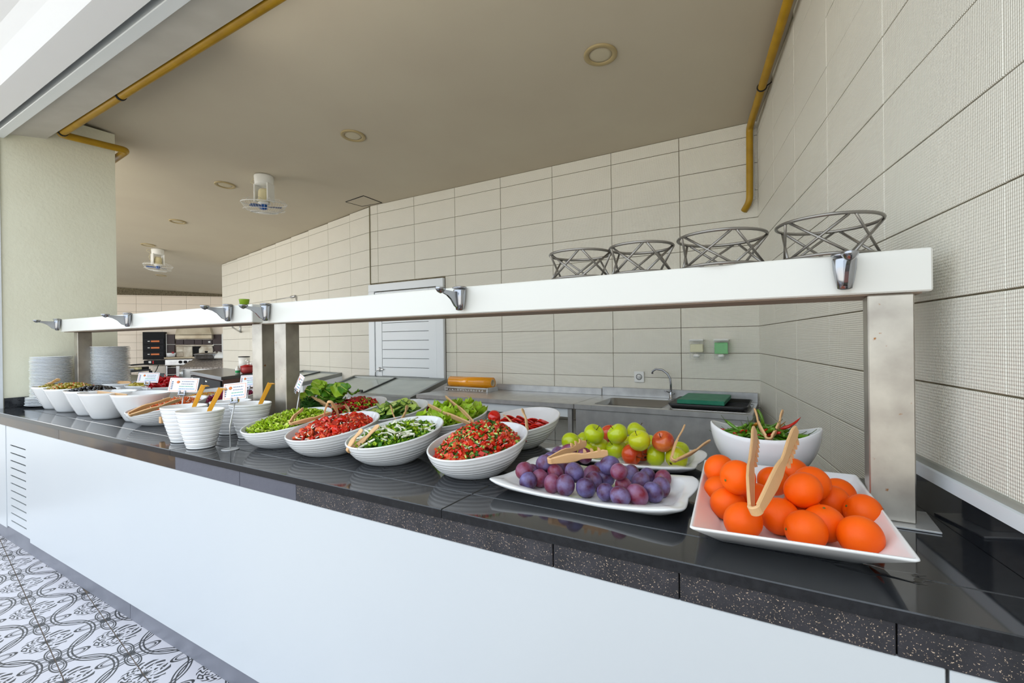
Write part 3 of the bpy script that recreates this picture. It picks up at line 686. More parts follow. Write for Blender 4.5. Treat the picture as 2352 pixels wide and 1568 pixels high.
# wall socket, soap dispensers
s_=hy((1468.5,865),YB-.006); b=M(); b.rbox(-.05,.05,-.012,0,-.055,.055,.004); o=b.obj('wall_socket',m_plasw,loc=(s_.x,YB-.0062,s_.z)); tag(o,'white wall socket above the steel sink unit','socket')
b=M(); b.lathe([(.026,0),(.030,0),(.030,.004),(.026,.004)],24,T=Matrix.Translation((0,-.0125,0))@Matrix.Rotation(PI/2,4,'X'),cap0=False,cap1=False); part('socket_ring',b,mat('grey_line',C(90,90,90),.5),o)
b=M(); b.lathe([(.001,.0),(.024,.0),(.024,.001)],24,T=Matrix.Translation((0,-.0125,0))@Matrix.Rotation(PI/2,4,'X')); 
part('socket_well',b,m_plasw,o)
for k in (-1,1): b=M(); b.lathe([(.004,0),(.004,.002)],8,T=Matrix.Translation((k*.010,-.0135,0))@Matrix.Rotation(PI/2,4,'X')); part('pin_hole',b,m_dark,o)
m_clear=mat('clear_plastic',C(232,234,228),.08,alpha=.07)
for q,mt,lab,lv in (((1601,801),mat('cream_soap',C(215,210,170),.3),'clear wall soap dispenser nearly empty, left of the pair',.35),((1657.5,801),mat('green_soap',C(0,170,30),.15,coat=.4),'wall soap dispenser filled with bright green soap, right of the pair',1)):
    p=hy(q,YB-.03); t=thing('soap_dispenser',lab,'soap dispenser',(p.x,YB-.0065,p.z),0,'soap dispensers on the back wall')
    b=M(); b.rbox(-.062,.062,-.075,-.07,-.095,.07,.002); b.rbox(-.062,-.058,-.07,0,-.095,.07,.001); b.rbox(.058,.062,-.07,0,-.095,.07,.001); b.rbox(-.058,.058,-.07,0,-.097,-.093,.001); part('case',b,m_clear,t)
    b=M(); b.rbox(-.066,.066,-.078,0,.071,.092,.012); part('lid',b,m_plasw,t)
    b=M(); b.rbox(-.056,.056,-.064,-.004,-.045 if lv==1 else -.03,.058 if lv==1 else .045,.004); part('soap',b,mt,t)
    b=M(); b.rbox(-.026,.026,-.085,-.02,-.078,-.048,.01); part('push_button',b,m_plasw,t)
# ---------------------------------------------------------------- chest freezers
m_red=mat('red_print',C(170,8,14),.35); m_glass=mat('freezer_glass',C(206,214,208),.1,noise=(3,.5,C(176,186,182)),alpha=.8); m_alu=mat('grey_aluminium',C(140,144,142),.35,metal=.6)
def freezer(label,T,Lx,D,zf,zbk,H0=.02):
    t=thing('chest_freezer',label,'freezer',(0,0,0),0,'glass-topped chest freezers'); t.matrix_world=T
    b=M(); b.loft([[Vector((0,y,z)) for y,z in ((0,H0),(D,H0),(D,zbk-.05),(0,zf-.05))],[Vector((Lx,y,z)) for y,z in ((0,H0),(D,H0),(D,zbk-.05),(0,zf-.05))]],sm=False); part('cabinet',b,m_white,t,fix=True)
    def zt(y): return zf+(zbk-zf)*y/D
    b=M()
    for (x0,x1,y0,y1) in ((0,Lx,0,.05),(0,Lx,D-.05,D),(0,.045,.05,D-.05),(Lx-.045,Lx,.05,D-.05)):
        b.loft([[Vector((x,y,zt(y)-.05)) for x,y in ((x0,y0),(x1,y0),(x1,y1),(x0,y1))],[Vector((x,y,zt(y)+.004)) for x,y in ((x0,y0),(x1,y0),(x1,y1),(x0,y1))]],sm=False)
    part('top_frame',b,m_alu,t,fix=True)
    for k in (0,1):
        x0,x1=(.05,Lx*.5-.01) if k==0 else (Lx*.5+.01,Lx-.05)
        b=M(); b.loft([[Vector((x,y,zt(y)-.022+k*.008)) for x,y in ((x0,.05),(x1,.05),(x1,D-.05),(x0,D-.05))],[Vector((x,y,zt(y)-.018+k*.008)) for x,y in ((x0,.05),(x1,.05),(x1,D-.05),(x0,D-.05))]],sm=False); gl=part('glass_lid',b,m_glass,t,fix=True)
    b=M(); x=Lx*.5; b.loft([[Vector((xx,y,zt(y)-.03)) for xx,y in ((x-.012,.04),(x+.012,.04),(x+.012,D-.05),(x-.012,D-.05))],[Vector((xx,y,zt(y)+.006)) for xx,y in ((x-.012,.04),(x+.012,.04),(x+.012,D-.05),(x-.012,D-.05))]],sm=False); part('lid_rail',b,mat('dark_rubber',C(58,60,60),.5),t,fix=True)
    b=M(); b.rbox(Lx*.5-.07,Lx*.5-.02,.06,.09,zt(.07)+.0,zt(.07)+.03,.005); part('lid_handle',b,mat('dark_rubber',C(58,60,60),.5),t)
    b=M(); b.rbox(.03,Lx-.03,-.004,-.0005,.12,zf-.17,.001); part('red_panel',b,m_red,t)
    b=M(); b.loft([[Vector((xx,y,z)) for y,z in ((.05,.12),(D-.05,.12),(D-.05,zbk-.16),(.05,zf-.12))] for xx in (Lx+.0005,Lx+.004)],sm=False); part('red_panel',b,m_red,t,fix=True)
    return t
fyb=YB-.055; fzb=hy((815,861.3),fyb).z; x0_=hy((815,861.3),fyb).x; x1_=hy((1027,870),fyb).x
fzf=.885; pf=hz((942,913.6),fzf); fD=fyb-pf.y
freezer('white chest freezer with sloping sliding glass lids in front of the door',Matrix.Translation((x0_,pf.y,0)),x1_-x0_,fD,fzf,fzb)
fl=Vector((x0_-.78,4.14,0)); a_=math.atan2(-wl_d.y,-wl_d.x)
ez=1.0
q0=hz((688,869),ez-.0); 
ux=-wl_d; uy=Vector((-ux.y,ux.x,0)); 
if uy.y<0: uy=-uy
o_=Vector((-6.02,4.28,0))-ux*1.3
freezer('white chest freezer with red end panel, left of the one at the door',frame(o_,ux,UP,uy),1.3,.62,.955,1.06)
b=M(); b.rbox(0,1,0,1,0,1)   # (placeholder mesh is not linked)
# ---------------------------------------------------------------- wall bracket rail, green cup
p=hn((660,680),n_l,n_l.dot(Vector((-5.09,YB,0)))-.1)
def lw(q,off=.01): return hn(q,n_l,n_l.dot(Vector((-5.09,YB,0)))-off)
b=M(); b.tube([lw((622,691)),lw((679,680))],.006,6); b.tube([lw((680,681),.02),lw((680,700),.02)],.010,6); b.tube([lw((668,682),.02),lw((678,680),.02)],.022,8); o=b.obj('wall_rail',m_steels); tag(o,'thin metal rail fixed to the tiles above the left shelf','rail')
A=lw((540,752),.02); B_=lw((552,763),.02); c0_=lw((552,748),.02); c1_=lw((540,750),.3)
b=M(); b.tube([lw((552,746),.02),B_],.022,4); b.tube([lw((533,750),.35),B_],.016,4); o=b.obj('shelf_bracket',m_steels); tag(o,'triangular metal wall bracket below the left shelf board','bracket')
cy_=(BY0+.13); p=hy((561,699),1.70); 
b=M(); b.lathe([(.022,0),(.030,.045),(.031,.05),(.027,.048),(.020,.004)],20); o=b.obj('green_cup',mat('olive_green_plastic',C(120,150,10),.4)); o.location=(p.x,p.y,1.7535); tag(o,'small olive green cup standing on the left shelf board','cup')
# ---------------------------------------------------------------- far kitchen (about 15 m away)
TF=frame(Vector((FP.x,FP.y,0)),FD,UP,-FN)
def fr(x0,x1,y0,y1,o1):
    p=far((x0,y1),o1); q=far((x1,y0),o1); return (p-FP).dot(FD),(q-FP).dot(FD),p.z,q.z
def fb(b,x0,x1,y0,y1,o0,o1,r=.006,mi=0):
    s0,s1,z0,z1=fr(x0,x1,y0,y1,o1); b.rbox(s0,s1,-o1,-o0,z0,z1,r,mi,T=TF)
def fpart(t,name,mt,*bx,lab=None):
    b=M()
    for q in bx: fb(b,*q)
    return part(name,b,mt,t,lab)
m_blk=mat('black_enamel',C(18,19,22),.6,spec=.25); m_org=mat('orange_handle',C(222,120,60),.5); m_dbrown=mat('dark_brown_tile',C(52,34,34),.35,noise=(4,.3,C(66,48,48)),spec=.3)
m_stone=mat('sooty_limestone',C(226,220,204),.85,noise=(5,.8,C(150,124,96))); m_hood=mat('sooty_hood',C(190,180,158),.4,metal=.4,noise=(2.2,.8,C(130,112,84)))
m_gran=mat('speckled_granite',C(170,160,150),.4,noise=(26,1,C(84,74,68))); m_dwork=mat('dark_worktop',C(60,60,62),.2); m_redst=mat('reddish_steel',C(112,84,82),.3,metal=.3)
t=thing('deck_oven','black stacked deck oven with three orange handles at the far wall','oven')
fpart(t,'oven_body',m_blk,(328,378,762,826,.02,.22))
for k,y in enumerate((783.5,798.5,813.5)):
    fpart(t,'oven_door',mat('black_door',C(26,27,32),.6,spec=.25),(330,376,y-6.5,y+6.5,.221,.235))
    fpart(t,'door_handle',m_org,(346.5,366,y-2,y+2,.24,.26)); fpart(t,'door_mark',m_plasw,(339,344,y-.8,y+.8,.236,.238))
fpart(t,'control_panel',m_blk,(330,378,827,838,.02,.235))
fpart(t,'switch',m_plasw,(341,347,829,834,.236,.245))
fpart(t,'red_lamp',mat('red_lamp',(1,.02,.03),.4,emit=.5),(350.5,352.5,829,831,.236,.245),(350.5,352.5,832.5,834.5,.236,.245))
# stone oven niche
t=thing('stone_oven','cream stone oven mouth framed by dark brown tiles and a sooty hood','stone oven')
for (x0,x1,y0,y1) in ((383,401,768,790),(383,401,792,819),(488,509,768,790),(488,509,792,819),(404,421,780,791),(422,446,780,791),(447,464,780,791),(465,487,780,791)):
    fpart(t,'tile',m_dbrown,(x0,x1,y0,y1,.02,.10))
fpart(t,'surround_frame',m_plasw,(379.5,382.5,766,822,.02,.12),(509.5,511.5,766,822,.02,.12),(383,402,790.3,791.6,.02,.11),(488,509,790.3,791.6,.02,.11))
fpart(t,'oven_mouth',m_dark,(441,459,793,820,.02,.12))
fpart(t,'lintel_stone',m_stone,(404,490,791.5,795.5,.02,.18))
fpart(t,'stone_block',m_stone,(405,420,796,808,.02,.20)); fpart(t,'stone_block',m_stone,(405,420,808.5,819,.02,.21)); fpart(t,'stone_block',m_stone,(420.5,441,796,820,.02,.19))
b=M(); out=[]; 
for (x,y) in ((457,801),(463,795),(486,795),(488,803),(487,815),(470,818),(457,818)):
    p=far((x,y),.2); out.append(((p-FP).dot(FD),p.z))
b.loft([[TF@Vector((s,-o,z)) for s,z in out] for o in (.2,.02)],sm=False); part('stone_block',b,m_stone,t,fix=True)
fpart(t,'tap_disc',m_plasw,(478,483,783,787,.1,.14))
t=thing('extractor_hood','cream sooty extractor hood above the stone oven','hood')
b=M(); A=fr(402,486,768,778,.34); B=fr(408,480,757,768,.3)
fb(b,402,486,769,778,.02,.34)
s0,s1,z0,z1=A; c0,c1,_,z3=B
b.loft([[TF@Vector((x,-y,z)) for x,y in r] for r,z in (([(s0,.75),(s1,.75),(s1,.02),(s0,.02)],z1),([(c0,.5),(c1,.5),(c1,.02),(c0,.02)],z1+.35),([(c0,.5),(c1,.5),(c1,.02),(c0,.02)],3.1))],sm=False) if False else None
for (ra,za),(rb_,zb_) in ((([(s0,.34),(s1,.34),(s1,.02),(s0,.02)],z1),([(c0,.3),(c1,.3),(c1,.02),(c0,.02)],z1+.30)),):
    b.loft([[TF@Vector((x,-y,za)) for x,y in ra],[TF@Vector((x,-y,zb_)) for x,y in rb_]],sm=False)
part('hood_body',b,m_hood,t,fix=True)

# stove under the oven mouth
t=thing('cooking_range','grey steel range with black knobs below the stone oven','range')
fpart(t,'hob_top',m_hood,(376.5,452,819,824,.02,.40,.004)); fpart(t,'control_fascia',m_steels,(379,450,824.5,839,.02,.37))
b=M()
for x in (414.5,426,437): 
    p=far((x,831),.37); s=(p-FP).dot(FD); b.lathe([(.045,.0),(.045,.04),(.03,.045)],14,T=TF@Matrix.Translation((s,-.37,p.z))@Matrix.Rotation(PI/2,4,'X')); part('knob',b,m_blk,t); b=M()
fpart(t,'body',m_steels,(382,384,840,900,.02,.35),(405,412,840,900,.02,.35)); 
for y in (846,862,878): fpart(t,'drawer_front',m_dbrown,(385,404,y,y+12.5,.02,.33)); 
fpart(t,'drawer_rail',m_plasw,(384,405,859,861,.02,.34),(384,405,875,877,.02,.34),(384,405,843.5,845,.02,.34))
t=thing('oven_stand','pale steel stand panel below the black oven with a hanging cable','stand')
fpart(t,'panel',mat('pale_steel_panel',C(176,168,158),.4,metal=.3),(352,381,840,905,.02,.2))
b=M(); b.tube([far((364,838),.55),far((360,848),.55),(far((355,856),.55))],.012,5); part('cable',b,m_blk,t)
# pot and cloth on the granite block, dish on the range
def obj_at(px,py,off): return far((px,py),off)
t=thing('granite_counter','speckled granite topped steel counter with sloping front, in front of the range','counter')
b=M(); pts=[far(q,o) for q,o in (((412,843),2.2),((511,843),2.2),((511,823),1.2),((447,823),1.2))]
low=[p-Vector((0,0,.05)) for p in pts]; b.loft([low,pts],sm=False); part('granite_top',b,m_gran,t,fix=True)
g0=far((415,846),2.15); g1=far((511,846),2.15)
b=M(); b.loft([[p.copy() for p in (g0,g1,far((511,828),1.25),far((450,828),1.25))],[Vector((p.x,p.y,.0)) for p in (g0,g1,far((511,828),1.25),far((450,828),1.25))]],sm=False); part('steel_base',b,m_steels,t,fix=True)
b=M(); h0=far((416,858),2.25); b.lathe([(.05,-.12),(.05,.12)],10,c=tuple(h0)); part('towel_rail',b,m_steels,t)
pp=far((474,823),1.35); t=thing('cooking_pot','low steel pot with lid on the granite counter','pot',tuple(pp))
b=M(); b.lathe([(.28,0),(.30,.02),(.30,.12),(.33,.125),(.33,.14),(.20,.17),(.02,.18)],28); part('pot_body',b,m_chrome,t,fix=True)
b=M(); b.lathe([(.03,.18),(.05,.21),(.03,.23)],12); part('lid_knob',b,m_blk,t)
pp=far((500,822),1.3); b=M(); rr=random.Random(5)
rings=[]
for k,(r,z) in enumerate(((.22,0),(.24,.05),(.18,.12),(.07,.17))): rings.append([Vector((r*math.cos(a)*(1+rr.uniform(-.15,.15)),r*math.sin(a),z*(1+rr.uniform(-.25,.25)))) for a in [2*PI*i/12 for i in range(12)]])
b.loft(rings); o=b.obj('white_cloth',m_plasw,loc=tuple(pp)); tag(o,'crumpled white cloth lying on the granite counter','cloth')
pp=far((393,819),.3); t=thing('oven_dish','ribbed cream dish with red rim mark on the range','dish',tuple(pp))
b=M(); b.lathe([(.10,0),(.13,.11),(.125,.12),(.09,.02),(.02,.01)],20); part('dish_body',b,m_porc,t,fix=True)
b=M(); b.rbox(.10,.14,-.03,.03,.10,.16,.01); part('red_grip',b,m_red,t)
# refrigerated worktop with black doors, seen end on
t=thing('undercounter_fridge','long undercounter fridge with dark top, two black doors and a reddish end','fridge',(0,0,0))
zc_=1.03; A=hz((436,852),zc_); B=hz((508,865.5),zc_); Cc=hz((596,855),zc_)
Dd=A+(Cc-B)
b=M(); b.loft([[p-Vector((0,0,.05)) for p in (A,B,Cc,Dd)],[p.copy() for p in (A,B,Cc,Dd)]],sm=False); part('worktop',b,m_dwork,t,fix=True)
n1=(B-A).normalized(); n2=(Cc-B).normalized()
i0=[A+n1*.05+n2*.05,B-n1*.05+n2*.05,Cc-n1*.05-n2*.05,Dd+n1*.05-n2*.05]
b=M(); b.loft([[Vector((p.x,p.y,.02)) for p in i0],[Vector((p.x,p.y,.979)) for p in i0]],sm=False); part('cabinet',b,m_redst,t,fix=True)
fw=(B-A); fn=Vector((n1.y,-n1.x,0)); 
if fn.dot(CAM-A)<0: fn=-fn
TT=frame(Vector((A.x,A.y,0))+n2*.05,n1,UP,-fn); W_=fw.length
for k in range(2):
    x0=.06+k*(W_-.1)/2; x1=x0+(W_-.14)/2
    b=M(); b.rbox(x0,x1,-.03,-.002,.12,.96,.006,T=TT); dr=part('fridge_door',b,m_blk,t)
    b=M(); b.rbox(x0+.1,x0+.22,-.034,-.03,0.90,.92,.002,T=TT); part('badge_strip',b,m_plasw,dr)
    b=M(); b.tube([TT@Vector((x1-.16,-.05,.72)),TT@Vector((x1-.1,-.11,.68)),TT@Vector((x1-.1,-.11,.55)),TT@Vector((x1-.16,-.05,.50))],.022,8); part('door_handle',b,m_chrome,dr)
pp=hz((561,848),zc_); t=thing('white_bucket','white bucket with a black rim on the dark worktop behind the steel posts','bucket',tuple(pp+Vector((0,0,.001))))
r_=.075*max(1,(pp-CAM).dot(AF)/7)
b=M(); b.lathe([(r_*.9,0),(r_,.24)],24); part('bucket_body',b,m_plasw,t)
b=M(); b.lathe([(r_*1.02,.235),(r_*1.04,.25),(r_*.98,.25)],24,cap0=False,cap1=False); part('rim',b,m_blk,t)
pp=hz((546,858),zc_); b=M(); b.lathe([(.035,0),(.036,.07),(.022,.10),(.015,.13)],14); o=b.obj('spray_bottle',m_plasw,loc=tuple(pp)); tag(o,'small white bottle with green label on the dark worktop','bottle')
b=M(); b.lathe([(.037,.015),(.037,.055)],14,cap0=False,cap1=False); part('green_label',b,mat('green_label',C(20,150,80),.5),o)
pp=hz((568,857),zc_); b=M(); b.lathe([(.07,0),(.10,.03),(.10,.11),(.06,.12)],18); o=b.obj('red_pot',mat('red_lidded_pot',C(170,60,60),.4),loc=tuple(pp)); tag(o,'red and grey pot beside the white bucket','pot')
b=M(); b.lathe([(.101,.11),(.105,.12),(.03,.145)],18); part('red_lid',b,m_red,o)
pp=hz((580,856),zc_); b=M(); rr=random.Random(8)
for i in range(26): 
    v=Vector((rr.uniform(-.12,.12),rr.uniform(-.08,.08),.03+rr.uniform(0,.18))); b.lathe([(.005,-.02),(.028,0),(.005,.02)],6,c=tuple(v))
o=b.obj('white_flowers',m_plasw,loc=tuple(pp)); tag(o,'clump of small white mushrooms on the dark worktop','mushrooms',kind='stuff')
# tables with trays left of the black oven
t=thing('utensil_table','dark table loaded with metal trays in front of the far tiled wall','table')
A=far((297,862),3.0); B=far((346,853),2.2)
b=M(); d_=(B-A); d_.z=0; dn=Vector((-d_.y,d_.x,0)).normalized()*.8
if dn.dot(CAM-A)>0: dn=-dn
b.loft([[p+Vector((0,0,z)) for p in (Vector((A.x,A.y,.86)),Vector((B.x,B.y,.86)),Vector((B.x,B.y,.86))+dn,Vector((A.x,A.y,.86))+dn)] for z in (-.05,0)],sm=False); part('table_top',b,m_dwork,t,fix=True)
b=M()
for p in (A,B,A+dn,B+dn): b.box(p.x-.03,p.x+.03,p.y-.03,p.y+.03,0,.81)
part('legs',b,m_blk,t)
b=M(); b.rbox(min(A.x,B.x)+.2,min(A.x,B.x)+1.6,min(A.y,B.y)+.3,min(A.y,B.y)+.34,.35,.8,.01); part('basket_front',b,mat('black_basket',C(50,52,54),.5),t)
for k,(q,lab,mt,(w_,d2,h_)) in enumerate((((310,858),'steel tray leaning at the left of the utensil table',m_steels,(.5,.35,.05)),((322,849),'green and beige cutting boards stacked on the utensil table',mat('beige_board',C(206,196,150),.6),(.55,.3,.06)),((335,853),'dark metal tray on the utensil table',m_blk,(.6,.4,.06)))):
    p=A+(B-A)*(.15+.35*k)+dn*.4; b=M(); b.rbox(-w_/2,w_/2,-d2/2,d2/2,0,h_,.01); 
    o=b.obj(('steel_tray','board_stack','oven_tray')[k],mt,loc=(p.x,p.y,.862)); o.rotation_euler=(0,0,.6+k*.3); tag(o,lab,'tray' if k!=1 else 'board')
p=A+(B-A)*.5+dn*.4; b=M(); b.tube([Vector((p.x-.3,p.y,.97)),Vector((p.x+.5,p.y+.3,1.02))],.02,8); o=b.obj('pan',m_blk); tag(o,'dark long handled pan lying on the utensil table','pan')
b=M(); b.lathe([(.12,0),(.14,.05)],14,c=(p.x-.35,p.y,.935)); part('red_pan_body',b,m_red,o)
b=M(); c_=far((303,868),3.2); b.lathe([(.32,-.5),(.36,.02),(.2,.12),(.02,.15)],20,c=(c_.x,c_.y,.62)); o=b.obj('covered_bin',mat('grey_green_lid',C(120,118,104),.5)); tag(o,'round grey lidded container behind the right plate stack','container')
# ---------------------------------------------------------------- bowls, tumblers, plates
def circ(n): return [2*PI*i/n for i in range(n)]
SB=dict(rf=.101,a=.183,b=.233,zf=.09,zb=.155,oy=.036)
def sb_pt(a,t,inner=False,S=SB,off=0.):
    u=t*PI/2; fr_=.45*t+.55*math.sin(u); fz=.5*t+.5*(1-math.cos(u)); c,s=math.cos(a),math.sin(a)
    x=S['rf']*c+(S['a']*c-S['rf']*c)*fr_; y=S['rf']*s+(S['b']*s+S['oy']-S['rf']*s)*fr_; z=(S['zf']+(S['zb']-S['zf'])*(s+1)/2)*fz
    if inner: 
        k=.0065; x-=c*k; y-=s*k; z+=.007*(1-t)
    if off: x+=c*off; y+=s*off
    return Vector((x,y,z))
def slanted_bowl_mesh():
    b=M(); A=circ(72); rings=[[Vector((p.x*.93,p.y*.93,0)) for p in [sb_pt(a,0) for a in A]]]
    n=64
    for i in range(n+1):
        t=i/n; rib=.0026*(abs(math.sin(t*PI*10)))**.5*(1 if .06<t<.93 else 0)-.0008
        if t>.95: rib=.0012
        rings.append([sb_pt(a,t,off=rib) for a in A])
    rings.append([sb_pt(a,1)+Vector((-math.cos(a)*.002,-math.sin(a)*.002,.0035)) for a in A])
    rings.append([sb_pt(a,1)+Vector((-math.cos(a)*.0055,-math.sin(a)*.0055,.003)) for a in A])
    for i in range(10,-1,-1): rings.append([sb_pt(a,i/10*.99,True) for a in A])
    b.loft(rings,True,True); return b
bowl0=None
def slanted_bowl(x,y,rz,label):
    global bowl0
    if bowl0 is None: bowl0=slanted_bowl_mesh().obj('slanted_bowl',m_porc); o=bowl0
    else: o=bowl0.copy(); COL.objects.link(o)
    o.location=(x,y,1.0); o.rotation_euler=(0,0,rz); return tag(o,label,'bowl','slanted ribbed salad bowls')
# conical bowls (smooth) and ribbed tumblers
def cone_mesh(fa,fb,a,b_,h,ribs,dz=.0,bulge=.12,wall=.005,seg=56):
    b=M(); A=circ(seg); rings=[]
    def pt(an,t,inn=0,rib=0):
        k=t+bulge*math.sin(t*PI)*.5; c,s=math.cos(an),math.sin(an); return Vector(((fa+(a-fa)*k-inn+rib)*c,(fb+(b_-fb)*k-inn+rib)*s,(h+dz*s)*t))
    rings.append([Vector((fa*.9*math.cos(x),fb*.9*math.sin(x),0)) for x in A])
    ts=[(i/12,0) for i in range(13)]
    if ribs:
        for k in range(ribs):
            c=(k+.5)/ribs; ts+=[(c-.03,0),(c-.011,0),(c-.006,-.0016),(c+.006,-.0016),(c+.011,0),(c+.03,0)]
        ts=[q for q in ts if q[1] or all(abs(q[0]-(k+.5)/ribs)>.0105 for k in range(ribs))]
    for t,r in sorted(ts):
        rings.append([pt(x,max(t,.012),0,r) for x in A])
    rings.append([pt(x,1)+Vector((-.0018*math.cos(x),-.0018*math.sin(x),.003)) for x in A]); rings.append([pt(x,1,wall)+Vector((0,0,.002)) for x in A])
    for i in range(8,0,-1): rings.append([pt(x,max(i/8,.08)*.98,wall) for x in A])
    b.loft(rings,True,True); return b
E=[('E1',-5.308,1.465,0,'deep white conical bowl at the left end of the row, tongs in it'),('E2',-4.963,1.447,-.08,'deep white conical bowl heaped with stuffed green olives'),('E3',-4.566,1.454,0,'deep white conical bowl of black olives'),('E4',-4.232,1.434,.10,'deep white conical bowl with a bluish side, fourth in the front row'),('E5',-3.889,1.501,.055,'widest looking deep white conical bowl, rightmost of the row of five')]
cone0=cone_mesh(.095,.085,.188,.165,.187,0).obj('conical_bowl',m_porc); first=True
def cone(x,y,rz,label):
    global first
    o=cone0 if first else cone0.copy()
    if not first: COL.objects.link(o)
    first=False; o.location=(x,y,1.0); o.rotation_euler=(0,0,rz); return tag(o,label,'bowl','deep conical bowls')
for n,x,y,rz,lab in E: cone(x,y,rz,lab)
F=[((270,880),'deep white conical bowl behind, with tongs laid across its rim'),((328,884),'deep white conical bowl behind, filled with yellow pickled peppers'),((382,886),'deep white conical bowl behind, filled with red peppers')]
FP3=[]
for q,lab in F: p=hz(q,1.187); FP3.append(p); cone(p.x,max(p.y,1.86),0,lab)
tum0=cone_mesh(.064,.060,.106,.108,.187,9).obj('ribbed_tumbler',m_ceram)
for i,(x,y,lab) in enumerate(((-2.572,1.245,'white ribbed conical dressing pot at the counter front beside the card stand'),(-2.80,1.40,'white ribbed conical dressing pot half hidden behind the front one'),(-2.83,1.60,'white ribbed conical dressing pot half hidden behind the card stand'),(-2.595,1.515,'white ribbed conical dressing pot next to the shredded lettuce bowl'))):
    o=tum0 if i==0 else tum0.copy()
    if i: COL.objects.link(o)
    o.location=(x,y,1.0); tag(o,lab,'pot','ribbed dressing pots')
# tumblers sit where the photograph shows them
TUM={'T1':Vector((-2.572,1.245,1.0)),'T2':Vector((-2.819,1.283,1.0)),'T3':Vector((-2.81,1.524,1.0)),'T4':Vector((-2.595,1.515,1.0))}
for o,k in zip([o for o in COL.objects if o.name.startswith('ribbed_tumbler')],('T1','T2','T3','T4')): o.location=TUM[k]
m_dress=mat('creamy_dressing',C(220,205,160),.3)
for k,lab in (('T1','pale dressing inside the front ribbed pot'),('T4','pale dressing inside the ribbed pot by the lettuce')):
    b=M(); b.lathe([(.001,.10),(.078,.10),(.078,.098),(.05,.03)],28,cap1=False); o=b.obj('dressing',m_dress,loc=tuple(TUM[k])); tag(o,lab,'dressing',kind='stuff')
# ladles : flat amber handle with a hook
m_amb=mat('amber_plastic',C(226,160,40),.3,coat=.2)
def ladle(k,p0,p1,hook,label):
    """p0,p1 pixels of lower visible end and top; stands in tumbler k"""
    c=TUM[k]; A=hy(p0,c.y+.02); B=hy(p1,c.y+.02); d=(B-A).normalized(); bot=c+Vector((0.01,0,.055))
    t=thing('ladle',label,'ladle',tuple(bot),0,'amber ladles in the dressing pots')
    A=A-bot; B=B-bot; wdv=AR-d*AR.dot(d)
    b=M(); b.strip([Vector((0,0,.0)),A*.6,A,A+(B-A)*.5,B],wdv,[.016,.018,.021,.022,.024],.004); part('handle',b,m_amb,t)
    b=M(); h=AR*hook[0]+AU*hook[1]-AF*.004; b.strip([B,B+h*.5+UP*.002,B+h],AF,[.024,.024,.022],.004); part('hook',b,m_amb,t)
    b=M(); b.lathe([(.004,-.022),(.026,-.012),(.03,.004),(.027,.004),(.022,-.010),(.002,-.018)],18); part('cup',b,m_amb,t)
    return t
ladle('T1',(482,940),(507,892),(.028,-.004),'amber ladle standing in the front ribbed dressing pot')
ladle('T2',(447,930),(467,885),(.028,-.004),'amber ladle standing in the ribbed pot behind the front one')
ladle('T4',(599,925),(620,880),(.024,-.004),'amber ladle standing in the ribbed pot beside the lettuce bowl')
ladle('T3',(545,925),(549,883),(.022,.001),'amber ladle seen behind the two right card stands')
# plates
def plate_mesh(r):
    b=M(); b.lathe([(r*.52,0),(r*.56,.004),(r*.60,.004),(r*.82,.011),(r,.0175),(r+.0012,.019),(r+.001,.0215),(r*.985,.022),(r*.80,.014),(r*.55,.007),(.001,.0065)],40,cap0=True,cap1=False); return b
pm=plate_mesh(.138).mesh('plate'); pm.materials.append(mat('plate_glaze',C(240,243,246),.15)); pm2=plate_mesh(.168).mesh('plate'); pm2.materials.append(MATS['plate_glaze'])
def stack(x,y,n,n2,dz,lab,top,group):
    rr=random.Random(int(abs(x)*100)); z=1.0005
    for i in range(n):
        o=bpy.data.objects.new('plate',pm2 if i<n2 else pm); COL.objects.link(o); o.location=(x+rr.uniform(-.003,.003),y+rr.uniform(-.003,.003),z); o.rotation_euler=(0,0,rr.uniform(0,6))
        tag(o,top if i==n-1 else (lab if i>=n2 else lab.replace('plate','wide plate')),'plate',group); z+=dz
px1=hx((119,900),-5.575); q1=hx((119,819),-5.575)
stack(-5.575,px1.y,34,6,(q1.z-1.02)/33,'white plate in the shorter stack against the left pillar','uppermost white plate of the shorter stack against the left pillar','plates in the stack left of the left post')
px2=hx((246,900),-5.30); q2=hx((246,796),-5.30)
stack(-5.30,px2.y+.03,40,0,(q2.z-1.02)/39,'white plate in the taller stack right of the left post','uppermost white plate of the taller stack right of the left post','plates in the stack right of the left post')
# ---------------------------------------------------------------- salad bowls
def pxb(side_px,y): return None
BW=[('B4',-1.077,1.522,-.04,'slanted ribbed white bowl of chopped tomato salad, largest and nearest of the front row'),('B3',-1.513,1.505,-.09,'slanted ribbed white bowl of rocket and onion rings'),('B2',-1.891,1.479,0,'slanted ribbed white bowl of tomato and onion salad'),('B1',-2.249,1.479,.02,'slanted ribbed white bowl of shredded lettuce'),
 ('C5',-1.164,2.01,-.14,'slanted ribbed white bowl of tomato slices in the back row'),('C4',-1.575,1.98,0,'slanted ribbed white bowl of lettuce leaves in the back row'),('C3',-2.01,1.99,0,'slanted ribbed white bowl of cucumber slices in the back row'),('C2',-2.36,1.99,0,'slanted ribbed white bowl of chopped pepper salad in the back row'),('C1',-2.72,1.98,0,'slanted ribbed white bowl of spinach and lettuce next to the right middle post'),
 ('G2',-3.70,1.96,0,'slanted ribbed white bowl of purple cabbage left of the middle posts'),('G1',-4.08,1.93,0,'slanted ribbed white bowl with yellow sweetcorn salad, behind the large conical bowl'),('D',-3.585,1.50,0,'slanted ribbed white bowl of grated carrot with beige tongs in it')]
BPOS={}
for k,x,y,rz,lab in BW: slanted_bowl(x,y,rz,lab); BPOS[k]=(x,y,rz)
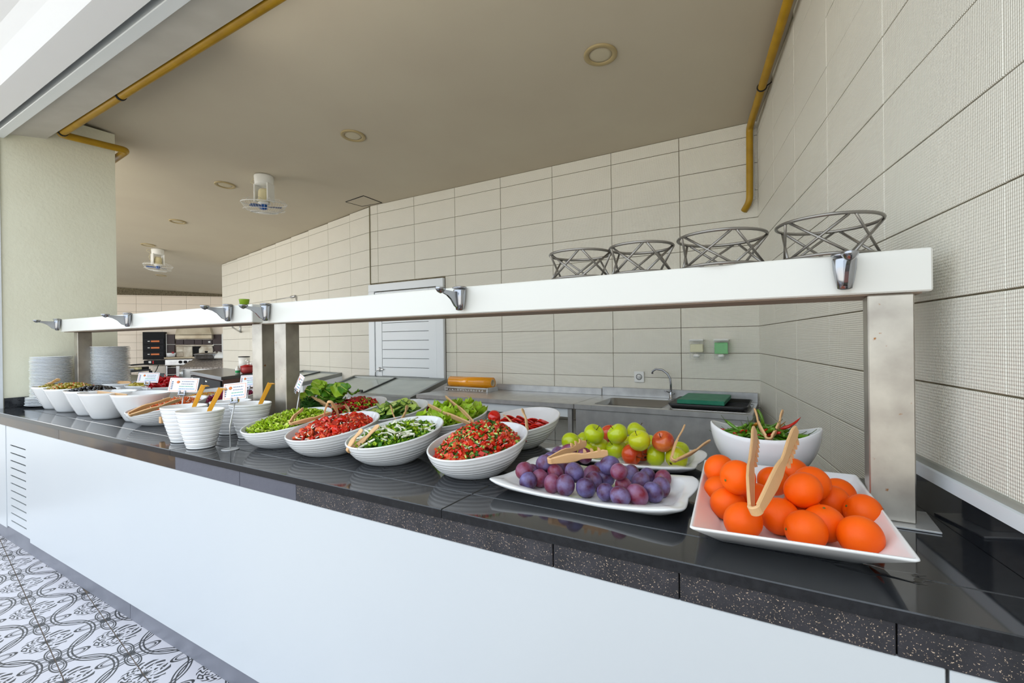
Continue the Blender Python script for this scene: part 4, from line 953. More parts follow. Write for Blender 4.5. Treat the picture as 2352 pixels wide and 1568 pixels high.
class Heap:
    def __init__(s,k,fill=.86,dome=.05,shift=(0,0),S=SB,cover=1.0):
        x,y,rz=BPOS[k]; s.T=Matrix.Translation((x,y,1.0))@Matrix.Rotation(rz,4,'Z'); s.fill=fill; s.dome=dome; s.sh=shift; s.cover=cover; s.rr=random.Random(hash(k)%999 if False else sum(map(ord,k)))
    def pt(s,r,a,dz=0):
        e=sb_pt(a,s.fill,True); c=sb_pt(0,s.fill,True)*.5+sb_pt(PI,s.fill,True)*.5; f=s.cover
        p=Vector((c.x+(e.x-c.x)*r*f,0,0)); m=Vector((0,sb_pt(PI/2,s.fill,True).y*.5+sb_pt(-PI/2,s.fill,True).y*.5,0))
        q=Vector((e.x*r*f+s.sh[0]*(1-r),m.y+(e.y-m.y)*r*f+s.sh[1]*(1-r),0)); zf,zb=sb_pt(-PI/2,s.fill,True),sb_pt(PI/2,s.fill,True)
        t=(q.y-zf.y)/(zb.y-zf.y); q.z=zf.z+(zb.z-zf.z)*t+s.dome*(1-r*r)**1.0+dz*1.0-.004
        return q
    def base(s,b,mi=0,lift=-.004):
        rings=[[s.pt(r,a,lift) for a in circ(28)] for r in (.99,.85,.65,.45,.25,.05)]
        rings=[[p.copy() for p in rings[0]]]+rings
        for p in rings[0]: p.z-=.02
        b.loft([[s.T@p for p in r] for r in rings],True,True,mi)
    def rnd(s,rmax=.99,dz=0):
        return s.T@s.pt(math.sqrt(s.rr.random())*rmax,s.rr.uniform(0,2*PI),dz)
def rrot(rr,tilt=PI): return Matrix.Rotation(rr.uniform(0,2*PI),4,'Z')@Matrix.Rotation(rr.uniform(-tilt,tilt),4,'X')@Matrix.Rotation(rr.uniform(-tilt,tilt),4,'Y')
def chunk(b,p,rr,sx,sy,sz,mi,tilt=.9):
    T=Matrix.Translation(p)@rrot(rr,tilt); vs=[T@Vector((x*sx*rr.uniform(.75,1.15),y*sy*rr.uniform(.75,1.15),z*sz*rr.uniform(.8,1.2))) for z in (-.5,.5) for y in (-.5,.5) for x in (-.5,.5)]
    b.add(vs,[(0,2,3,1),(4,5,7,6),(0,1,5,4),(1,3,7,5),(3,2,6,7),(2,0,4,6)],mi,False)
def curl(b,p,rr,R,arc,w,t,mi,tilt=.9):
    """bent strip, like an onion or pepper ring piece"""
    T=Matrix.Translation(p)@rrot(rr,tilt); n=7; rings=[]
    for i in range(n):
        a=arc*(i/(n-1)-.5); c,s=math.cos(a),math.sin(a); k=1-.75*abs(i/(n-1)-.5)
        rings.append([T@Vector((( R+x)*c-R,(R+x)*s,z)) for x,z in ((-t*k,-w*k),(t*k,-w*k),(t*k,w*k),(-t*k,w*k))])
    b.loft(rings,True,True,mi)
def leaf(b,p,rr,L,W,mi,tilt=.7,curlv=.5,ruf=.12,T=None,nx=5,ny=5):
    T=T or Matrix.Translation(p)@rrot(rr,tilt); vs=[]; ph=rr.uniform(0,6)
    for i in range(nx):
        u=i/(nx-1); wd=W*math.sin(PI*(.12+.80*u))**.8
        for j in range(ny):
            v=j/(ny-1)*2-1; z=curlv*L*(u-.4)**2+ruf*L*math.sin(v*5+u*9+ph)*abs(v)+.12*W*v*v+rr.uniform(-1,1)*ruf*L*.25
            vs.append(T@Vector(((u-.5)*L+ruf*L*.3*math.cos(v*7+ph)*(1 if i in (0,nx-1) else .3),v*wd*.5,z)))
    b.add(vs,[(i*ny+j,(i+1)*ny+j,(i+1)*ny+j+1,i*ny+j+1) for i in range(nx-1) for j in range(ny-1)],mi,True)
def seg_(b,p,rr,R,t,mi,T=None,arc=2*PI,n=14,rim=None):
    """slice of a round vegetable; rim = material index of the skin"""
    T=T or Matrix.Translation(p)@rrot(rr,.6); full=arc>6.2; m=n if full else n+1
    top=[T@Vector((R*math.cos(arc*i/n),R*math.sin(arc*i/n),t/2)) for i in range(m)]; bot=[T@Vector((R*math.cos(arc*i/n),R*math.sin(arc*i/n),-t/2)) for i in range(m)]
    vs=top+bot; k=len(vs)
    if full: b.add(vs,[tuple(range(m)),tuple(range(2*m-1,m-1,-1))],mi,False); b.add(vs,[(i,m+i,m+(i+1)%m,(i+1)%m) for i in range(m)],mi if rim is None else rim,True)
    else: b.add(vs,[tuple(range(m)),tuple(range(2*m-1,m-1,-1)),(0,m-1,2*m-1,m)],mi,False); b.add(vs,[(i,m+i,m+i+1,i+1) for i in range(m-1)],mi if rim is None else rim,True)
m_tom=mat('tomato_flesh',C(196,38,14),.25,island=.3,coat=.15,spec=.4); m_tom2=mat('tomato_orange',C(216,84,40),.3,island=.25,coat=.1)
m_tskin=mat('tomato_skin',C(205,25,14),.15,coat=.6); m_onion=mat('onion_white',C(236,234,214),.3,island=.12); m_pars=mat('parsley_green',C(58,110,22),.5,island=.45)
m_cuc=mat('cucumber_flesh',C(176,200,96),.3,island=.2,coat=.2); m_cskin=mat('cucumber_skin',C(58,100,34),.3,island=.3); m_let=mat('shredded_lettuce_green',C(170,200,40),.4,island=.3); m_let2=mat('lettuce_pale',C(214,226,110),.4,island=.2)
m_leaf=mat('lettuce_leaf_green',C(160,196,44),.4,island=.25,noise=(30,.5,C(176,208,70))); m_rocket=mat('rocket_green',C(112,160,36),.45,island=.4); m_spin=mat('spinach_green',C(72,128,24),.35,island=.35,noise=(20,.4,C(120,160,50)))
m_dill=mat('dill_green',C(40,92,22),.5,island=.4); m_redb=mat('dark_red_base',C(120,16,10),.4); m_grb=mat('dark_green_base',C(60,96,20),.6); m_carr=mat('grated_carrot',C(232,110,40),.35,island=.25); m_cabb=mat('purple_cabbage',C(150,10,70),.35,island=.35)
m_pep=mat('yellow_pepper_strip',C(196,176,70),.3,island=.25); m_rpep=mat('red_pepper_skin',C(196,16,26),.25,island=.2,coat=.3); m_corn=mat('sweetcorn',C(228,180,50),.35,island=.15)
# B1 shredded lettuce
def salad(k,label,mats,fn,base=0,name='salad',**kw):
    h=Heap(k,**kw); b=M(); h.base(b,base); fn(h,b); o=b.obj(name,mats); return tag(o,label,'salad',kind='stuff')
def f_let(h,b):
    r=h.rr
    for i in range(900): leaf(b,h.rnd(.97,.004),r,r.uniform(.02,.036),r.uniform(.008,.016),r.choice((1,1,1,2)),tilt=.8,curlv=.6,nx=4,ny=3)
salad('B1','heap of shredded light green lettuce in the leftmost front salad bowl',[m_grb,m_let,m_let2],f_let,name='shredded_lettuce',dome=.045,shift=(0,.03),cover=.93,fill=.9)
def f_tom(h,b):
    r=h.rr
    for i in range(270): curl(b,h.rnd(.93,.005),r,r.uniform(.018,.034),r.uniform(.9,1.9),r.uniform(.008,.014),r.uniform(.003,.005),r.choice((1,1,4)),tilt=1.0)
    for i in range(120): curl(b,h.rnd(.93,.010),r,r.uniform(.018,.04),r.uniform(.6,1.4),.0028,.0012,2,tilt=.7)
    for i in range(120): leaf(b,h.rnd(.95,.009),r,.012,.008,3,nx=3,ny=3)
    for i in range(26): seg_(b,h.rnd(.8,.012),r,r.uniform(.022,.03),.008,1,arc=PI,n=8,rim=5)
salad('B2','heap of tomato wedges with white onion strips',[m_redb,m_tom,m_onion,m_pars,m_tom2,m_tskin],f_tom,name='tomato_salad',dome=.04,shift=(0,.03),cover=.93,fill=.86)
def f_roc(h,b):
    r=h.rr
    for i in range(950): leaf(b,h.rnd(.96,.005),r,r.uniform(.022,.044),r.uniform(.008,.015),r.choice((1,1,4,3)),tilt=.9,nx=4,ny=3)
    for i in range(42): curl(b,h.rnd(.9,.014),r,r.uniform(.024,.040),r.uniform(1.6,4.0),.005,.0016,2,tilt=.45)
    for i in range(60): leaf(b,h.rnd(.9,.012),r,.022,.016,4,nx=4,ny=3)
salad('B3','heap of chopped rocket with white onion rings',[m_grb,m_rocket,m_onion,m_pars,m_let],f_roc,name='rocket_salad',dome=.03,shift=(0,.03),cover=.9,fill=.86)
def f_chop(h,b):
    r=h.rr
    for i in range(560): chunk(b,h.rnd(.97,.004),r,r.uniform(.016,.036),r.uniform(.010,.019),r.uniform(.005,.012),r.choice((1,1,5)))
    for i in range(150): chunk(b,h.rnd(.97,.008),r,r.uniform(.014,.028),r.uniform(.008,.012),.006,r.choice((2,2,6)))
    for i in range(520): leaf(b,h.rnd(.98,.009),r,r.uniform(.010,.024),r.uniform(.006,.013),3,nx=4,ny=3,tilt=1.2)
    for i in range(90): curl(b,h.rnd(.9,.01),r,.016,1.3,.002,.001,4,tilt=.8)
salad('B4','high heap of chopped tomato, cucumber and parsley salad',[m_redb,m_tom,m_cuc,m_pars,m_onion,m_tom2,m_cskin],f_chop,name='chopped_salad',dome=.085,shift=(.0,.03),cover=.92,fill=.80)
def f_c2(h,b):
    r=h.rr
    for i in range(420): chunk(b,h.rnd(.95,.004),r,r.uniform(.015,.03),.009,.005,r.choice((1,1,2,5)))
    for i in range(60): curl(b,h.rnd(.9,.01),r,.03,1.2,.007,.003,1,tilt=.6)
    for i in range(300): leaf(b,h.rnd(.97,.008),r,.014,.008,3,nx=3,ny=3,tilt=1.2)
salad('C2','chopped red pepper and courgette salad in the back row behind the tomato bowl',[m_redb,m_rpep,m_cuc,m_pars,m_onion,m_let],f_c2,name='pepper_salad',dome=.055,shift=(0,.04),cover=.85)
def f_carr(h,b):
    r=h.rr
    for i in range(700): curl(b,h.rnd(.95,.006),r,r.uniform(.015,.04),r.uniform(.5,1.4),.0018,.0015,r.choice((1,1,1,2)),tilt=1.0)
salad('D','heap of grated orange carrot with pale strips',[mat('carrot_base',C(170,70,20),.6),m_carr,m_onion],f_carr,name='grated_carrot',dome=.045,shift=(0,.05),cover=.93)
def f_cab(h,b):
    r=h.rr
    for i in range(520): curl(b,h.rnd(.95,.006),r,r.uniform(.02,.05),r.uniform(.5,1.3),.0025,.0014,1,tilt=1.0)
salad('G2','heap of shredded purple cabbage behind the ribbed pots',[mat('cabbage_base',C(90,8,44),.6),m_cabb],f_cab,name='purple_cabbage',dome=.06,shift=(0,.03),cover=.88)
def f_corn(h,b):
    r=h.rr
    for i in range(260): b.lathe([(.001,-.004),(.0045,0),(.001,.005)],6,c=tuple(h.rnd(.95,.004)),mi=r.choice((1,1,2)))
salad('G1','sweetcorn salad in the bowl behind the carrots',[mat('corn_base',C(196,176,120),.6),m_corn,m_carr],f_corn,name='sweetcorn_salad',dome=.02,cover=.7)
# C3 cucumber slices, each one a thing
cs=M(); seg_(cs,Vector(),R_,.026,.0045,0,T=Matrix.Identity(4),n=18,rim=1); csm=cs.mesh('cucumber_slice'); csm.materials.append(m_cuc); csm.materials.append(m_cskin)
h=Heap('C3',dome=.05,shift=(.0,.03),cover=.86,fill=.85); b=M(); h.base(b,0,-.012); o=b.obj('cucumber_heap_core',m_cskin); tag(o,'lower cucumber slices packed under the visible ones','cucumber',kind='stuff')
for i in range(60):
    o=bpy.data.objects.new('cucumber_slice',csm); COL.objects.link(o); o.location=h.rnd(.93,.0+.006*(i%3)); o.rotation_euler=(h.rr.uniform(-.7,.7),h.rr.uniform(-.7,.7),h.rr.uniform(0,6)); o.scale=(1,h.rr.uniform(.9,1.5),1)
    tag(o,'pale green cucumber slice in the back row bowl','cucumber slice','cucumber slices in the back row bowl')
# C5 tomato slices
ts=M(); seg_(ts,Vector(),R_,.033,.005,0,T=Matrix.Identity(4),n=18,rim=1); tsm=ts.mesh('tomato_slice'); tsm.materials.append(m_tom); tsm.materials.append(m_tskin)
h=Heap('C5',dome=.0,shift=(0,-.02),cover=.88,fill=.66)
k=0
for row in range(4):
    for i in range(13):
        p=h.T@(Vector((-.115+.072*row,-.10+.017*i,.052+.0045*i+.004*(row%2)))); o=bpy.data.objects.new('tomato_slice',tsm); COL.objects.link(o); o.location=p; o.rotation_euler=(-.62+h.rr.uniform(-.12,.12),h.rr.uniform(-.2,.2),h.rr.uniform(-.3,.3))
        tag(o,'red tomato slice laid in overlapping rows in the back row bowl','tomato slice','tomato slices in overlapping rows')
b=M(); b.lathe([(.001,-.03),(.022,-.028),(.036,-.008),(.037,.008),(.03,.024),(.015,.031),(.001,.029)],24); p=hy((1135,957),1.93); o=b.obj('tomato_half',m_tskin,loc=tuple(p)); o.rotation_euler=(.5,.5,0); o.scale=(.85,.85,.85); tag(o,'glossy red tomato half at the left end of the tomato slice bowl','tomato')
# C4 lettuce leaves, C1 mixed leaves
def leafthing(name,p,rz,tx,ty,L,W,mt,label,group,seed,cat='leaf'):
    b=M(); rr=random.Random(seed); leaf(b,None,rr,L,W,0,T=Matrix.Identity(4),curlv=.9,ruf=.09,nx=9,ny=9); 
    rings=[[Vector(((u-.5)*L,.003*(1-u)*c,.9*L*(u-.4)**2+.003*(1-u)*s+.001)) for c,s in ((1,0),(0,1),(-1,0),(0,-1))] for u in (0,.3,.6,.9)]
    o=b.obj(name,mt,loc=tuple(p)); o.rotation_euler=(tx,ty,rz); b2=M(); b2.loft(rings); part('midrib',b2,m_let2,o); return tag(o,label,cat,group)
h=Heap('C4',dome=.045,cover=.9,fill=.85); b=M(); h.base(b,0,-.01); o=b.obj('lettuce_heap_core',m_leaf); tag(o,'packed lettuce under the visible leaves','lettuce',kind='stuff')
for i in range(46):
    leafthing('lettuce_leaf',h.rnd(.95,.012),h.rr.uniform(0,6),h.rr.uniform(-.7,.7),h.rr.uniform(-.7,.7),h.rr.uniform(.07,.11),h.rr.uniform(.06,.09),m_leaf if i%3 else m_let,'crinkled yellow green lettuce leaf in the back row bowl','lettuce leaves in the back row bowl',i)
h=Heap('C1',dome=.07,cover=.9,fill=.85); b=M(); h.base(b,0,-.01); o=b.obj('dill_bed',m_dill)
tag(o,'dark green dill under the spinach leaves','herbs',kind='stuff')
b=M()
for i in range(700): leaf(b,h.rnd(.97,.004),h.rr,.02,.004,0,nx=3,ny=3,tilt=1.2)
o2=b.obj('dill_fronds',m_dill); o2.parent=o; o2['kind']='stuff'
for i,(q,L,W,rx,ry,rz) in enumerate((((722,900),.11,.08,.9,.2,.4),((737,893),.12,.09,1.1,0,.2),((756,902),.12,.09,.9,.3,.0),((770,912),.11,.08,.6,.4,.5),((785,899),.13,.10,.9,.5,.1),((797,896),.12,.08,1.0,.3,-.2),((812,905),.10,.035,.2,.1,.1),((705,912),.09,.07,.8,0,.9),((750,917),.12,.08,.5,.2,.2),((778,922),.12,.07,.4,.3,.1),((730,880),.07,.05,1.2,.2,.3),((694,921),.08,.05,.4,.2,.3),((715,922),.09,.06,.5,.2,.3),((742,885),.09,.06,1.0,.2,.3),((766,890),.09,.06,1.0,-.2,.3))):
    leafthing('spinach_leaf' if i%3!=1 else 'lettuce_leaf',hy(q,1.98),rz,rx,ry,L,W,m_spin if i%3!=1 else m_leaf,'green spinach leaf sticking up from the bowl beside the middle post' if i%3!=1 else 'light lettuce leaf sticking up from the bowl beside the middle post','upright leaves in the bowl beside the middle post' if i%3!=1 else 'light leaves in the bowl beside the middle post',100+i)
# olives, peppers in conical bowls
def domept(c,rx,ry,z,dome,rr,rmax=1):
    r=math.sqrt(rr.random())*rmax; a=rr.uniform(0,2*PI); return Vector((c[0]+rx*r*math.cos(a),c[1]+ry*r*math.sin(a),z+dome*(1-r*r)))
ol=M(); ol.lathe([(.001,-.0155),(.007,-.013),(.0115,-.004),(.0115,.004),(.007,.013),(.001,.0155)],14); olm=ol.mesh('olive'); olm.materials.append(mat('green_olive_skin',C(150,132,28),.22,noise=(60,.5,C(176,160,60)),coat=.4))
olb=ol.mesh('olive'); olb.materials.append(mat('black_olive_skin',C(18,16,22),.12,coat=.6)); pim=mat('pimento',C(210,50,20),.3)
pmm=M(); pmm.lathe([(.0045,.0135),(.004,.0165),(.001,.017)],8); pmm=pmm.mesh('pimento'); pmm.materials.append(pim)
rr=random.Random(11)
for c,rx,ry,z,dm,n,me,lab,grp in (((-4.963,1.447),.155,.135,1.183,.035,100,olm,'stuffed green olive heaped in the second conical bowl','green olives in the second conical bowl'),((-5.308,1.465),.14,.12,1.178,.02,34,olm,'green olive in the leftmost conical bowl','green olives in the leftmost conical bowl'),((-4.566,1.454),.15,.13,1.180,.028,90,olb,'shiny black olive in the third conical bowl','black olives in the third conical bowl')):
    b=M(); b.lathe([(.001,z-1.0+dm-.012),(rx*.5,z-1.0+dm*.7-.012),(rx*.96,z-1.0-.012),(rx*.8,z-1.05)],24,sy=ry/rx); o=b.obj('brine',MATS['green_olive_skin'] if me is olm else MATS['black_olive_skin'],loc=(c[0],c[1],1.0)); tag(o,('lower layer of green olives' if me is olm else 'lower layer of black olives')+(' in the leftmost bowl' if n==34 else ''),'olives',kind='stuff')
    for i in range(n):
        o=bpy.data.objects.new('olive',me); COL.objects.link(o); o.location=domept(c,rx,ry,z,dm,rr); o.rotation_euler=(rr.uniform(.5,2.6),0,rr.uniform(0,6)); tag(o,lab,'olive',grp)
        if me is olm and n==100: q=bpy.data.objects.new('pimento',pmm); COL.objects.link(q); q.parent=o
def stripheap(c,rx,ry,z,dm,n,mt,name,label,R,wd,seed):
    b=M(); r=random.Random(seed); b.lathe([(.001,z+dm-.01),(rx*.5,z+dm*.7-.01),(rx,z-.01),(rx*.8,z-.05)],24,c=(c[0],c[1],0),sy=ry/rx)
    for i in range(n): curl(b,domept(c,rx,ry,z,dm,r,.95),r,R*r.uniform(.7,1.3),r.uniform(.6,1.6),wd,.002,0,tilt=.7)
    o=b.obj(name,mt); return tag(o,label,'vegetables',kind='stuff')
p=FP3[1]; stripheap((p.x,max(p.y,1.86)),.15,.13,1.182,.035,120,m_pep,'yellow_peppers','strips of yellow pickled pepper heaped in a back conical bowl',.04,.007,3)
p=FP3[2]; stripheap((p.x+.03,max(p.y,1.86)),.14,.13,1.18,.07,70,m_rpep,'red_peppers','heap of soft roasted red pepper in a back conical bowl',.06,.016,4)
# ---------------------------------------------------------------- fruit platters
def outline(hx_,hy_,n=64,p=7.,pinch=.0):
    o=[]
    for i in range(n):
        a=2*PI*i/n; c,s=math.cos(a),math.sin(a); k=(abs(c)**p+abs(s)**p)**(-1/p); u,v=c*k,s*k     # unit squircle
        w=1-pinch*(1-abs(u))*1.0 if abs(v)>abs(u) else 1-pinch*(1-abs(v)); o.append((hx_*u*(w if abs(u)>abs(v) else 1),hy_*v*(w if abs(v)>=abs(u) else 1),min(abs(u),abs(v))))
    return o
def platter(x,y,rz,label,hx_=.335,hy_=.198):
    b=M(); O=outline(hx_,hy_,96,6.,.07); I=outline(hx_-.055,hy_-.045,96,7.); F=outline(hx_*.62,hy_*.55,96,3.)
    zr=lambda k: .034+.020*max(0,k-.25)**1.4*1.6
    R0=lambda S,f,z: [Vector((p[0]*f,p[1]*f,z(p[2]) if callable(z) else z)) for p in S]
    rings=[R0(F,.93,.0005),R0(F,1,.0),R0(F,1.02,.004),R0(I,1.02,.016),R0(O,.985,lambda k:zr(k)-.009),R0(O,1,lambda k:zr(k)-.003),R0(O,.997,zr),R0(O,.985,lambda k:zr(k)+.001),R0(I,1.03,lambda k:zr(k)*.93),R0(I,1.0,lambda k:zr(k)*.80),R0(I,.95,.017),R0(I,.90,.012),R0(I,.5,.0115)]
    b.loft(rings); o=b.obj('platter',m_porc,loc=(x,y,1.0)); o.rotation_euler=(0,0,rz); return tag(o,label,'platter','wavy edged platters')
platter(-.575,1.505,-.0,'white wavy edged platter of plums in the middle of the counter front')
platter(-.605,1.955,-.07,'white wavy edged platter of apples behind the plum platter',.325,.175)
# square deep dish for the oranges
rc=[hz(q,1.075) for q in ((1583,1210),(2118,1288),(1968,1090),(1618,1055))]
bc=[hz((1650,1242)),hz((1985,1296)),None,None]; bc[2]=Vector((rc[2].x-.045,rc[2].y-.09,1.0)); bc[3]=Vector((rc[3].x+.05,rc[3].y-.09,1.0)); bc[0]=Vector((bc[0].x,bc[0].y-.005,1)); bc[1]=Vector((bc[1].x,bc[1].y-.005,1))
def quadring(c,z,ins,r,n=6):
    cen=sum(c,Vector())/4; cs=[]
    for i in range(4):
        p=c[i]; a=(c[(i-1)%4]-p); d=(c[(i+1)%4]-p); a.z=d.z=0; a.normalize(); d.normalize(); q=p+(a+d)*ins; 
        p0=q+a*r; p1=q+d*r
        for k in range(n+1):
            t=k/n; v=p0*(1-t)**2+q*2*t*(1-t)+p1*t*t; v.z=z; cs.append(v)
    return cs
b=M(); b.loft([quadring(bc,1.0005,.004,.02),quadring(bc,1.0015,0,.02),quadring(rc,1.068,.004,.012),quadring(rc,1.072,0,.012),quadring(rc,1.0755,.001,.012),quadring(rc,1.0755,.006,.012),quadring(rc,1.068,.010,.014),quadring(bc,1.014,.006,.022),quadring(bc,1.009,.02,.02),quadring(bc,1.009,.10,.02)])
o=b.obj('square_dish',m_porc); tag(o,'white deep square dish full of oranges at the right end of the counter','dish')
# boat shaped bowl
yb_=2.0; A=hy((1632,967),yb_); B=hy((1890,985),yb_); cx=(A.x+B.x)/2; hl=(B.x-A.x)/2; z0_=hy((1765,1011),yb_-.10).z-1; zt_=(A.z+B.z)/2-1
b=M(); n=64; rings=[]
def bp(a,t,inn=0):
    c,s=math.cos(a),math.sin(a); rx,ry=.07+(hl-.07)*math.sin(t*PI/2)**1.05,.055+(.115-.055)*math.sin(t*PI/2); zr=z0_+(zt_-z0_)*abs(c)**2.6
    rx-=inn; ry-=inn; return Vector((rx*c,ry*s,zr*(1-math.cos(t*PI/2))**.85+inn*.9*(1-t)))
rings=[[Vector((.063*math.cos(a),.05*math.sin(a),0)) for a in circ(n)]]+[[bp(a,max(.03,k/14)) for a in circ(n)] for k in range(15)]
rings+=[[bp(a,1)+Vector((-math.cos(a)*.0025,-math.sin(a)*.0025,.003)) for a in circ(n)],[bp(a,1,.006)+Vector((0,0,.002)) for a in circ(n)]]+[[bp(a,max(.12,k/10*.99),.0065) for a in circ(n)] for k in range(10,0,-1)]
b.loft(rings); o=b.obj('boat_bowl',m_porc,loc=(cx,yb_,1.0)); tag(o,'white boat shaped bowl of chilli peppers behind the oranges','bowl')
# ---------------------------------------------------------------- fruit
m_orange=mat('orange_peel',C(247,98,0),.45,noise=(18,.4,C(238,80,0)),bump=(150,.35,.0012),spec=.3)
m_green=mat('green_calyx',C(96,110,40),.7); m_brn=mat('brown_stem',C(84,62,34),.7)
def sphere_m(r,seg=32,rg=18,f=None):
    b=M(); pr=[]
    for i in range(rg+1):
        a=PI*i/rg; rr=r*math.sin(a); z=-r*math.cos(a)
        if f: rr,z=f(a,rr,z)
        pr.append((max(rr,.0003),z))
    b.lathe(pr,seg); return b
def orf(a,rr,z): 
    k=.005*math.exp(-((PI-a)/.22)**2); return rr,z*.97-k
o_me=sphere_m(.0468,f=orf).mesh('orange'); o_me.materials.append(m_orange)
cb=M(); 
for k in range(5):
    a=2*PI*k/5; cb.add([Vector((.0012*math.cos(a-.6),.0012*math.sin(a-.6),.0412)),Vector((.0052*math.cos(a),.0052*math.sin(a),.0422)),Vector((.0012*math.cos(a+.6),.0012*math.sin(a+.6),.0412))],[(0,1,2)])
cb.lathe([(.0026,.0395),(.0028,.0428),(.001,.0435)],8); cme=cb.mesh('calyx'); cme.materials.append(m_green)
OR=[(-0.188,1.609,1.104),(-0.121,1.424,1.136),(-0.193,1.679,1.056),(-0.179,1.538,1.057),(-0.148,1.436,1.056),(-0.101,1.318,1.056),(-0.042,1.692,1.066),(-0.08,1.507,1.056),(-0.021,1.396,1.056),(0.032,1.432,1.122),(0.056,1.546,1.112),(0.125,1.669,1.056),(0.105,1.586,1.055),(0.075,1.396,1.056),(0.168,1.527,1.057),(0.034,1.32,1.057),(0.142,1.341,1.056),(0.012,1.756,1.083),(0.029,1.487,1.056)]
ORL=['orange at the back left corner of the square dish, half behind a bigger one','top left orange of the heap showing its green stem end','orange wedged low at the back left of the square dish','small visible orange low against the left wall of the dish','orange on the left side of the dish, second from the front','orange at the front left corner of the square dish','orange at the back of the dish just right of the standing tongs','orange mostly hidden under the standing tongs','orange in the front middle, right of the tongs hinge','topmost big orange right of the tongs','orange behind the topmost one, toward the post','orange at the back right corner, behind two others','orange half hidden behind the right side orange','orange with its green calyx facing up, centre right','orange on the right side of the dish nearest the steel post','front middle orange with a small dark spot','orange at the front right corner of the square dish','orange peeking out behind the right tong arm','dark shaded orange at the bottom of the heap']
rr=random.Random(21)
fixdir={1:(-.7,-.75,-.1),13:(0,-.15,1),14:(-.9,-.25,.35),15:(-.95,-.3,.0)}
for i,p in enumerate(OR):
    o=bpy.data.objects.new('orange',o_me); COL.objects.link(o); o.location=p
    d=Vector(fixdir.get(i,(rr.uniform(-1,1),rr.uniform(.2,1),rr.uniform(-1,.6)))); o.rotation_mode='QUATERNION'; o.rotation_quaternion=d.to_track_quat('Z','Y'); tag(o,ORL[i],'orange','oranges in the square dish')
    o.scale=(1,1,rr.uniform(.94,1.02)); q=bpy.data.objects.new('calyx',cme); COL.objects.link(q); q.parent=o
# apples
def apple_mat(name,c1,c2,c3=None,sc=7):
    m=mat(name,c1,.28,noise=(sc,.7,c2),wear=(70,.72,C(120,110,40)) if c3 is None else (9,.52,c3),coat=.35); return m
m_ag=apple_mat('green_apple_skin',C(194,206,22),C(164,190,20)); m_ay=apple_mat('yellow_apple_skin',C(204,206,26),C(184,190,24)); m_ar=apple_mat('red_apple_skin',C(206,62,26),C(224,96,36)); m_as=mat('striped_apple_skin',C(172,34,26),.25,noise=(16,1,C(222,120,50)),coat=.4)
def af(a,rr,z):
    t=PI-a; rr2=rr*(1.0+.05*math.cos(t)); z2=z*.92-.016*math.exp(-(t/.34)**2)+.009*math.exp(-((PI-t)/.3)**2); return rr2,z2
ab=sphere_m(.0432,32,26,af)
ame={k:ab.mesh('apple') for k in ('g','y','r','rs')}
for k,mm in (('g',m_ag),('y',m_ay),('r',m_ar),('rs',m_as)): ame[k].materials.append(mm)
sb=M(); sb.tube([(0,0,.022),(.001,0,.034),(.004,.001,.046)],[.0013,.0013,.002],6); sme=sb.mesh('stem'); sme.materials.append(m_brn)
cb=M(); cb.lathe([(.004,-.031),(.0055,-.0345),(.002,-.033)],8); cme2=cb.mesh('blossom_end'); cme2.materials.append(m_brn)
APP=[(-.839,1.937,1.063,'g'),(-.814,2.012,1.055,'g'),(-.713,1.892,1.119,'g'),(-.738,1.841,1.055,'g'),(-.706,2.079,1.086,'r'),(-.61,1.894,1.128,'g'),(-.707,1.939,1.054,'y'),(-.629,1.929,1.058,'g'),(-.583,2.079,1.108,'g'),(-.506,1.845,1.119,'y'),(-.546,1.872,1.055,'r'),(-.421,1.873,1.119,'rs'),(-.459,1.903,1.055,'g'),(-.522,2.079,1.056,'g'),(-.6,2.021,1.055,'y'),(-.377,1.894,1.055,'y'),(-.392,2.017,1.055,'g'),(-.524,1.949,1.054,'r')]
APL=['green apple at the left end of the platter, blossom end facing out','green apple low behind the leftmost one','tall green apple with long stem on top left of the heap','yellow green apple low behind the plum tongs','red apple peeking out at the back of the heap','green apple with a brown spot, top centre of the heap','yellow apple low in the front left of the heap','green apple with a short stem in the front centre','green apple at the top back of the heap','yellow apple with dark stem, top right of centre','plain orange red apple low in the front centre','red striped apple on top at the right','large green apple lying sideways at the front right','green apple hidden at the back right','yellow apple hidden in the middle of the heap','yellow apple under the apple tongs at the right end','green apple behind the apple tongs','dark red apple hidden between the front green ones']
AD={0:(-.1,-.8,-.55,-1),2:(.55,-.2,.8,1),3:(.2,.3,.9,1),5:(-.55,-.3,.7,1),7:(-.5,-.5,.75,1),9:(-.3,-.35,.85,1),11:(-.25,-.6,.75,1),12:(-.95,-.3,.05,1),10:(.9,-.3,-.2,1)}
for i,(x,y,z,k) in enumerate(APP):
    o=bpy.data.objects.new('apple',ame[k]); COL.objects.link(o); o.location=(x,y,z); d=AD.get(i,(rr.uniform(-1,1),rr.uniform(-.2,1),rr.uniform(.2,1),1)); v=Vector(d[:3]); v=v if d[3]>0 else v*-1
    if i==0: v=Vector((.1,.8,.55))
    o.rotation_mode='QUATERNION'; o.rotation_quaternion=v.to_track_quat('Z','Y'); tag(o,APL[i],'apple','apples on the platter')
    for me in (sme,cme2): q=bpy.data.objects.new(me.name.split('.')[0],me); COL.objects.link(q); q.parent=o
